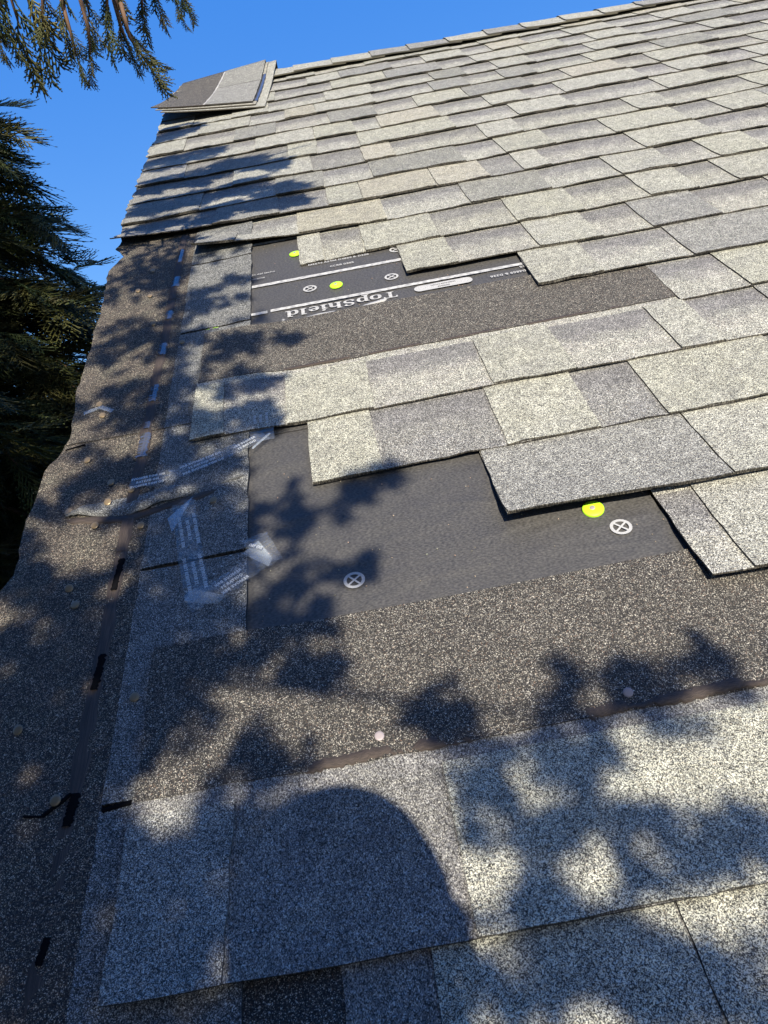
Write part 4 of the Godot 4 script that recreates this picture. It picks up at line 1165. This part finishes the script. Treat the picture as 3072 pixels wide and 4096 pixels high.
func build_person() -> void:
	var o = thing("person", "person in a dark jacket standing on a ladder at the eave, holding up a phone", "person")
	var V = func(x, y, z): return Vector3(x, y, z)
	var c = rw(0, 0, CAM_N)
	var cam: Basis = camera_basis()
	# phone: its back with the lens towards the roof
	var ph = thing("phone", "dark phone held up in the right hand over the eave", "phone", c + cam.z * 0.016 - cam.x * 0.0 + cam.y * -0.055, cam)
	var st = tool(-1)
	boxy(st, Vector3(-0.036, -0.074, -0.004), Vector3(0.036, 0.074, 0.004))
	obj("case", st, M.black, ph)
	var g = ph.position
	var wrist = g + Vector3(0.045, -0.085, 0.07)
	var head = rw(-0.004, -0.150, 0.79)
	var neck = head + Vector3(0, -0.17, 0.05)
	var shr = neck + Vector3(0.18, -0.06, 0.02)
	var shl = neck + Vector3(-0.18, -0.06, 0.02)
	var hip = neck + Vector3(0, -0.55, 0.03)
	var elr = V.call(shr.x + 0.10, shr.y - 0.24, shr.z - 0.05)
	var ell = V.call(shl.x - 0.10, shl.y - 0.25, shl.z + 0.02)
	var hl = rw(-0.36, -0.36, 0.035)
	var wl = hl + Vector3(-0.02, 0.06, 0.10)
	var foot = hip.y - 0.86
	var legs := []
	for s in [-1, 1]:
		var hj = hip + Vector3(0.09 * s, -0.06, 0)
		var kn = hip + Vector3(0.10 * s, -0.46, -0.04)
		var an = V.call(hip.x + 0.09 * s, foot + 0.07, hip.z + 0.06)
		legs.append([hj, kn, 0.085, 0.058])
		legs.append([kn, an, 0.056, 0.038])
		legs.append([an, an + Vector3(0.02 * s, -0.045, -0.15), 0.04, 0.032])
	# the body, one continuous surface with head, neck, trunk, arms and legs
	st = tool(0)
	var body = [[head + Vector3(0, 0.02, 0.015), head + Vector3(0, -0.04, -0.01), 0.088, 0.072], [head + Vector3(0, -0.06, -0.045), head + Vector3(0, -0.10, -0.05), 0.045, 0.030], [head + Vector3(0, -0.08, 0.02), neck, 0.052, 0.058],
		[head + Vector3(0, 0.0, -0.085), head + Vector3(0, -0.035, -0.104), 0.010, 0.014],
		[neck + Vector3(0, -0.04, 0), shr, 0.062, 0.06], [neck + Vector3(0, -0.04, 0), shl, 0.062, 0.06], [neck + Vector3(-0.07, -0.14, 0), hip + Vector3(-0.06, 0.1, 0), 0.105, 0.09], [neck + Vector3(0.07, -0.14, 0), hip + Vector3(0.06, 0.1, 0), 0.105, 0.09], [hip + Vector3(-0.07, 0, 0), hip + Vector3(0.07, 0, 0), 0.10, 0.10],
		[shr, elr, 0.055, 0.044], [elr, wrist, 0.043, 0.029], [shl, ell, 0.055, 0.044], [ell, wl, 0.043, 0.029]]
	body.append_array(legs)
	net(st, body, 0.017, 0.03)
	for hand in 2:
		var w = wrist if hand == 0 else wl
		var palm = (g + Vector3(0.030, -0.04, 0.026)) if hand == 0 else hl + Vector3(0, 0.012, 0.03)
		var fwd = (palm - w).normalized()
		var across = (cam.y * -1.0 if hand == 0 else Vector3(1, 0, 0))
		var curl = (-cam.x * 0.9 - cam.z * 0.15) if hand == 0 else Vector3(0, -0.25, -1.0).normalized()
		var bones = [[w, palm, 0.027, 0.024], [palm - across * 0.026, palm + across * 0.026, 0.017, 0.015]]
		for k in 4:
			var r = palm + across * (0.021 * (k - 1.5)) + fwd * 0.024
			var ln = [0.020, 0.025, 0.024, 0.018][k]
			var m1 = r + (fwd * 0.7 + curl * 0.5).normalized() * ln
			var m2 = m1 + (fwd * 0.15 + curl).normalized() * ln * 0.8
			bones.append([palm + across * (0.018 * (k - 1.5)), r, 0.011, 0.0095])
			bones.append([r, m1, 0.0095, 0.0088])
			bones.append([m1, m2, 0.0086, 0.0075])
		var th = palm - across * 0.034 - fwd * 0.006
		bones.append([palm - across * 0.01, th, 0.014, 0.011])
		bones.append([th, th - across * 0.012 + (fwd + curl * 0.4).normalized() * 0.03, 0.0105, 0.0085])
		net(st, bones, 0.0045, 0.006)
	obj("body", st, M.skin, o)
	# clothes over the body
	st = tool(0)
	var jacket := []
	for k in range(4, 13):
		var q = body[k].duplicate()
		q[2] += 0.012; q[3] += 0.012
		if k == 10: q[1] = q[0].lerp(q[1], 0.85)
		if k == 12: q[1] = q[0].lerp(q[1], 0.88)
		jacket.append(q)
	net(st, jacket, 0.018, 0.03)
	obj("jacket", st, M.cloth, o)
	st = tool(0)
	var pants = [[hip + Vector3(-0.07, -0.03, 0), hip + Vector3(0.07, -0.03, 0), 0.115, 0.115]]
	for k in [0, 1, 3, 4]:
		var q = legs[k].duplicate()
		q[2] += 0.013; q[3] += 0.014
		pants.append(q)
	net(st, pants, 0.018, 0.03)
	obj("trousers", st, M.denim, o)
	st = tool(0)
	net(st, [[head + Vector3(0, 0.05, 0.025), head + Vector3(0, 0.03, 0.04), 0.082, 0.08], [head + Vector3(0, 0.01, 0.05), head + Vector3(0, -0.05, 0.055), 0.066, 0.055]], 0.012, 0.02)
	obj("hair", st, M.hair, o)
	for s in [-1, 1]:
		st = tool(0)
		net(st, [[head + Vector3(0.078 * s, 0.005, 0.012), head + Vector3(0.081 * s, -0.035, 0.008), 0.014, 0.010]], 0.006, 0.004)
		obj("ear", st, M.skin, o)
		st = tool(0)
		net(st, [[head + Vector3(0.032 * s, 0.004, -0.074), head + Vector3(0.034 * s, 0.004, -0.074), 0.011, 0.011]], 0.005, 0.004)
		obj("eye", st, M.ink, o)
		st = tool(0)
		net(st, [[legs[2 if s < 0 else 5][0], legs[2 if s < 0 else 5][1], 0.05, 0.043]], 0.014, 0.02)
		obj("shoe", st, M.black, o)
	st = tool(0)
	net(st, [[head + Vector3(-0.02, -0.066, -0.086), head + Vector3(0.02, -0.066, -0.086), 0.007, 0.007]], 0.004, 0.004)
	obj("mouth", st, plain(Color(0.36, 0.15, 0.12), 0.6), o)
	# the ladder at the eave
	var la = thing("ladder", "aluminium ladder leaning on the eave under the person", "ladder")
	var topz = 0.41
	var sx = hip.x
	for s in [-1, 1]:
		st = tool(0)
		tubes(st, [V.call(sx + 0.21 * s, 0.0, topz + 0.75), V.call(sx + 0.21 * s, 3.05, topz + 0.03)], [0.024, 0.024], 8)
		obj("rail", st, M.alu, la)
	for k in 10:
		var y = foot - 0.018 + 0.28 * (k - 6)
		if y < 0.1 or y > 3.0:
			continue
		var z = topz + 0.03 + 0.72 * (1.0 - y / 3.05)
		st = tool(0)
		tubes(st, [V.call(sx - 0.2, y, z), V.call(sx + 0.2, y, z)], [0.015, 0.015], 8)
		obj("rung", st, M.alu, la)

# ---------- ground and house ----------
func build_setting() -> void:
	var st = tool(0)
	var n = 40
	var hf = func(x, z): return fine.get_noise_2d(x * 3.0, z * 3.0) * 0.05
	for j in n:
		for i in n:
			var e = func(v): return sign(v - 0.5) * pow(absf(v - 0.5) * 2.0, 3.0) * 300.0
			var xa = e.call(float(i) / n)
			var xb = e.call(float(i + 1) / n)
			var za = e.call(float(j) / n)
			var zb = e.call(float(j + 1) / n)
			var q = func(x, z): return Vector3(x, hf.call(x, z) if absf(x) < 20 and absf(z) < 20 else 0.0, z)
			quad(st, q.call(xa, zb), q.call(xa, za), q.call(xb, za), q.call(xb, zb), Vector2(xa, zb) / 3, Vector2(xa, za) / 3, Vector2(xb, za) / 3, Vector2(xb, zb) / 3)
	obj("ground", st, M.grass, self).set_meta("kind", "structure")
	# walls under the roof, closed below the deck
	var hw = thing("house", "house with pale siding walls under the shingled roof", "house")
	st = tool(-1)
	var ez = 0.1
	var rz = rw(0, 3.36).z
	var ry = rw(0, 3.36, -0.07).y
	var ey = ry - (ez - rz) * tan(PITCH)
	var bz = rz * 2 - ez
	var xl = -0.34
	var xr = 2.4
	var P = func(x, y, z): return Vector3(x, y, z)
	for s in [[xl, 0], [xr, 1]]:
		var x = s[0]
		var pts = [P.call(x, 0, ez), P.call(x, ey, ez), P.call(x, ry, rz), P.call(x, ey, bz), P.call(x, 0, bz)]
		for k in range(1, 4):
			vert(st, pts[0], Vector2.ZERO); vert(st, pts[k + s[1]] if s[1] == 0 else pts[k + 1], Vector2.ZERO); vert(st, pts[k + 1] if s[1] == 0 else pts[k], Vector2.ZERO)
	quad(st, P.call(xl, 0, ez), P.call(xl, ey, ez), P.call(xr, ey, ez), P.call(xr, 0, ez))
	quad(st, P.call(xr, 0, bz), P.call(xr, ey, bz), P.call(xl, ey, bz), P.call(xl, 0, bz))
	obj("wall", st, M.siding, hw)

func camera_basis() -> Basis:
	# measured from the course lines: turned down to the roof, rolled and yawed
	var th = deg_to_rad(41.640)
	var ro = deg_to_rad(-10.459)
	var ya = deg_to_rad(0.4291)
	var axis = func(d: Vector3) -> Vector3:
		var x = cos(ro) * d.x - sin(ro) * d.y
		var y = sin(ro) * d.x + cos(ro) * d.y
		var u = cos(th) * d.z + sin(th) * y
		var n = -sin(th) * d.z + cos(th) * y
		return B * rp(cos(ya) * x + sin(ya) * u, -sin(ya) * x + cos(ya) * u, n)
	return Basis(axis.call(Vector3(1, 0, 0)), axis.call(Vector3(0, 1, 0)), -axis.call(Vector3(0, 0, 1))).orthonormalized()

func _ready() -> void:
	B = Basis(Vector3(1, 0, 0), Vector3(0, cos(PITCH), sin(PITCH)), Vector3(0, -sin(PITCH), cos(PITCH)))
	SUN = (B * rp(0.10, -0.46, 1.0)).normalized()
	var cam := Camera3D.new()
	cam.name = "camera"
	cam.fov = 69.54
	cam.near = 0.02
	cam.far = 900.0
	add_child(cam)
	cam.transform = Transform3D(camera_basis(), rw(0, 0, CAM_N))
	cam.current = true
	var env := Environment.new()
	env.background_mode = Environment.BG_SKY
	var sky := Sky.new()
	var sm := ProceduralSkyMaterial.new()
	sm.sky_top_color = Color(0.019, 0.118, 0.410).linear_to_srgb()
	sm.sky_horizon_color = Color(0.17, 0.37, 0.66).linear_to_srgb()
	sm.sky_curve = 0.15
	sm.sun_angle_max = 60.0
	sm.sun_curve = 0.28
	sm.ground_bottom_color = Color(0.12, 0.11, 0.07).linear_to_srgb()
	sm.ground_horizon_color = Color(0.20, 0.22, 0.20).linear_to_srgb()
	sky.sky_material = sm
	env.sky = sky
	env.tonemap_mode = Environment.TONE_MAPPER_LINEAR
	env.tonemap_exposure = 1.95
	env.sdfgi_enabled = true
	env.ssao_enabled = true
	env.ssil_enabled = true
	var we := WorldEnvironment.new()
	we.name = "environment"
	we.environment = env
	add_child(we)
	var sun := DirectionalLight3D.new()
	sun.name = "sun"
	sun.light_energy = 1.35
	sun.light_color = Color(1.0, 0.96, 0.88)
	sun.light_angular_distance = 0.53
	sun.shadow_enabled = true
	add_child(sun)
	sun.look_at_from_position(SUN * 20, Vector3.ZERO, Vector3.UP)

	wav.seed = 2
	wav.frequency = 1.0
	wav.fractal_octaves = 2
	fine.seed = 6
	fine.frequency = 1.0
	fine.fractal_octaves = 2
	make_materials()
	build_setting()
	build_roof()
	build_underlayment()
	build_flap()
	build_trees()
	build_person()
	build_nails()
	build_tapes()
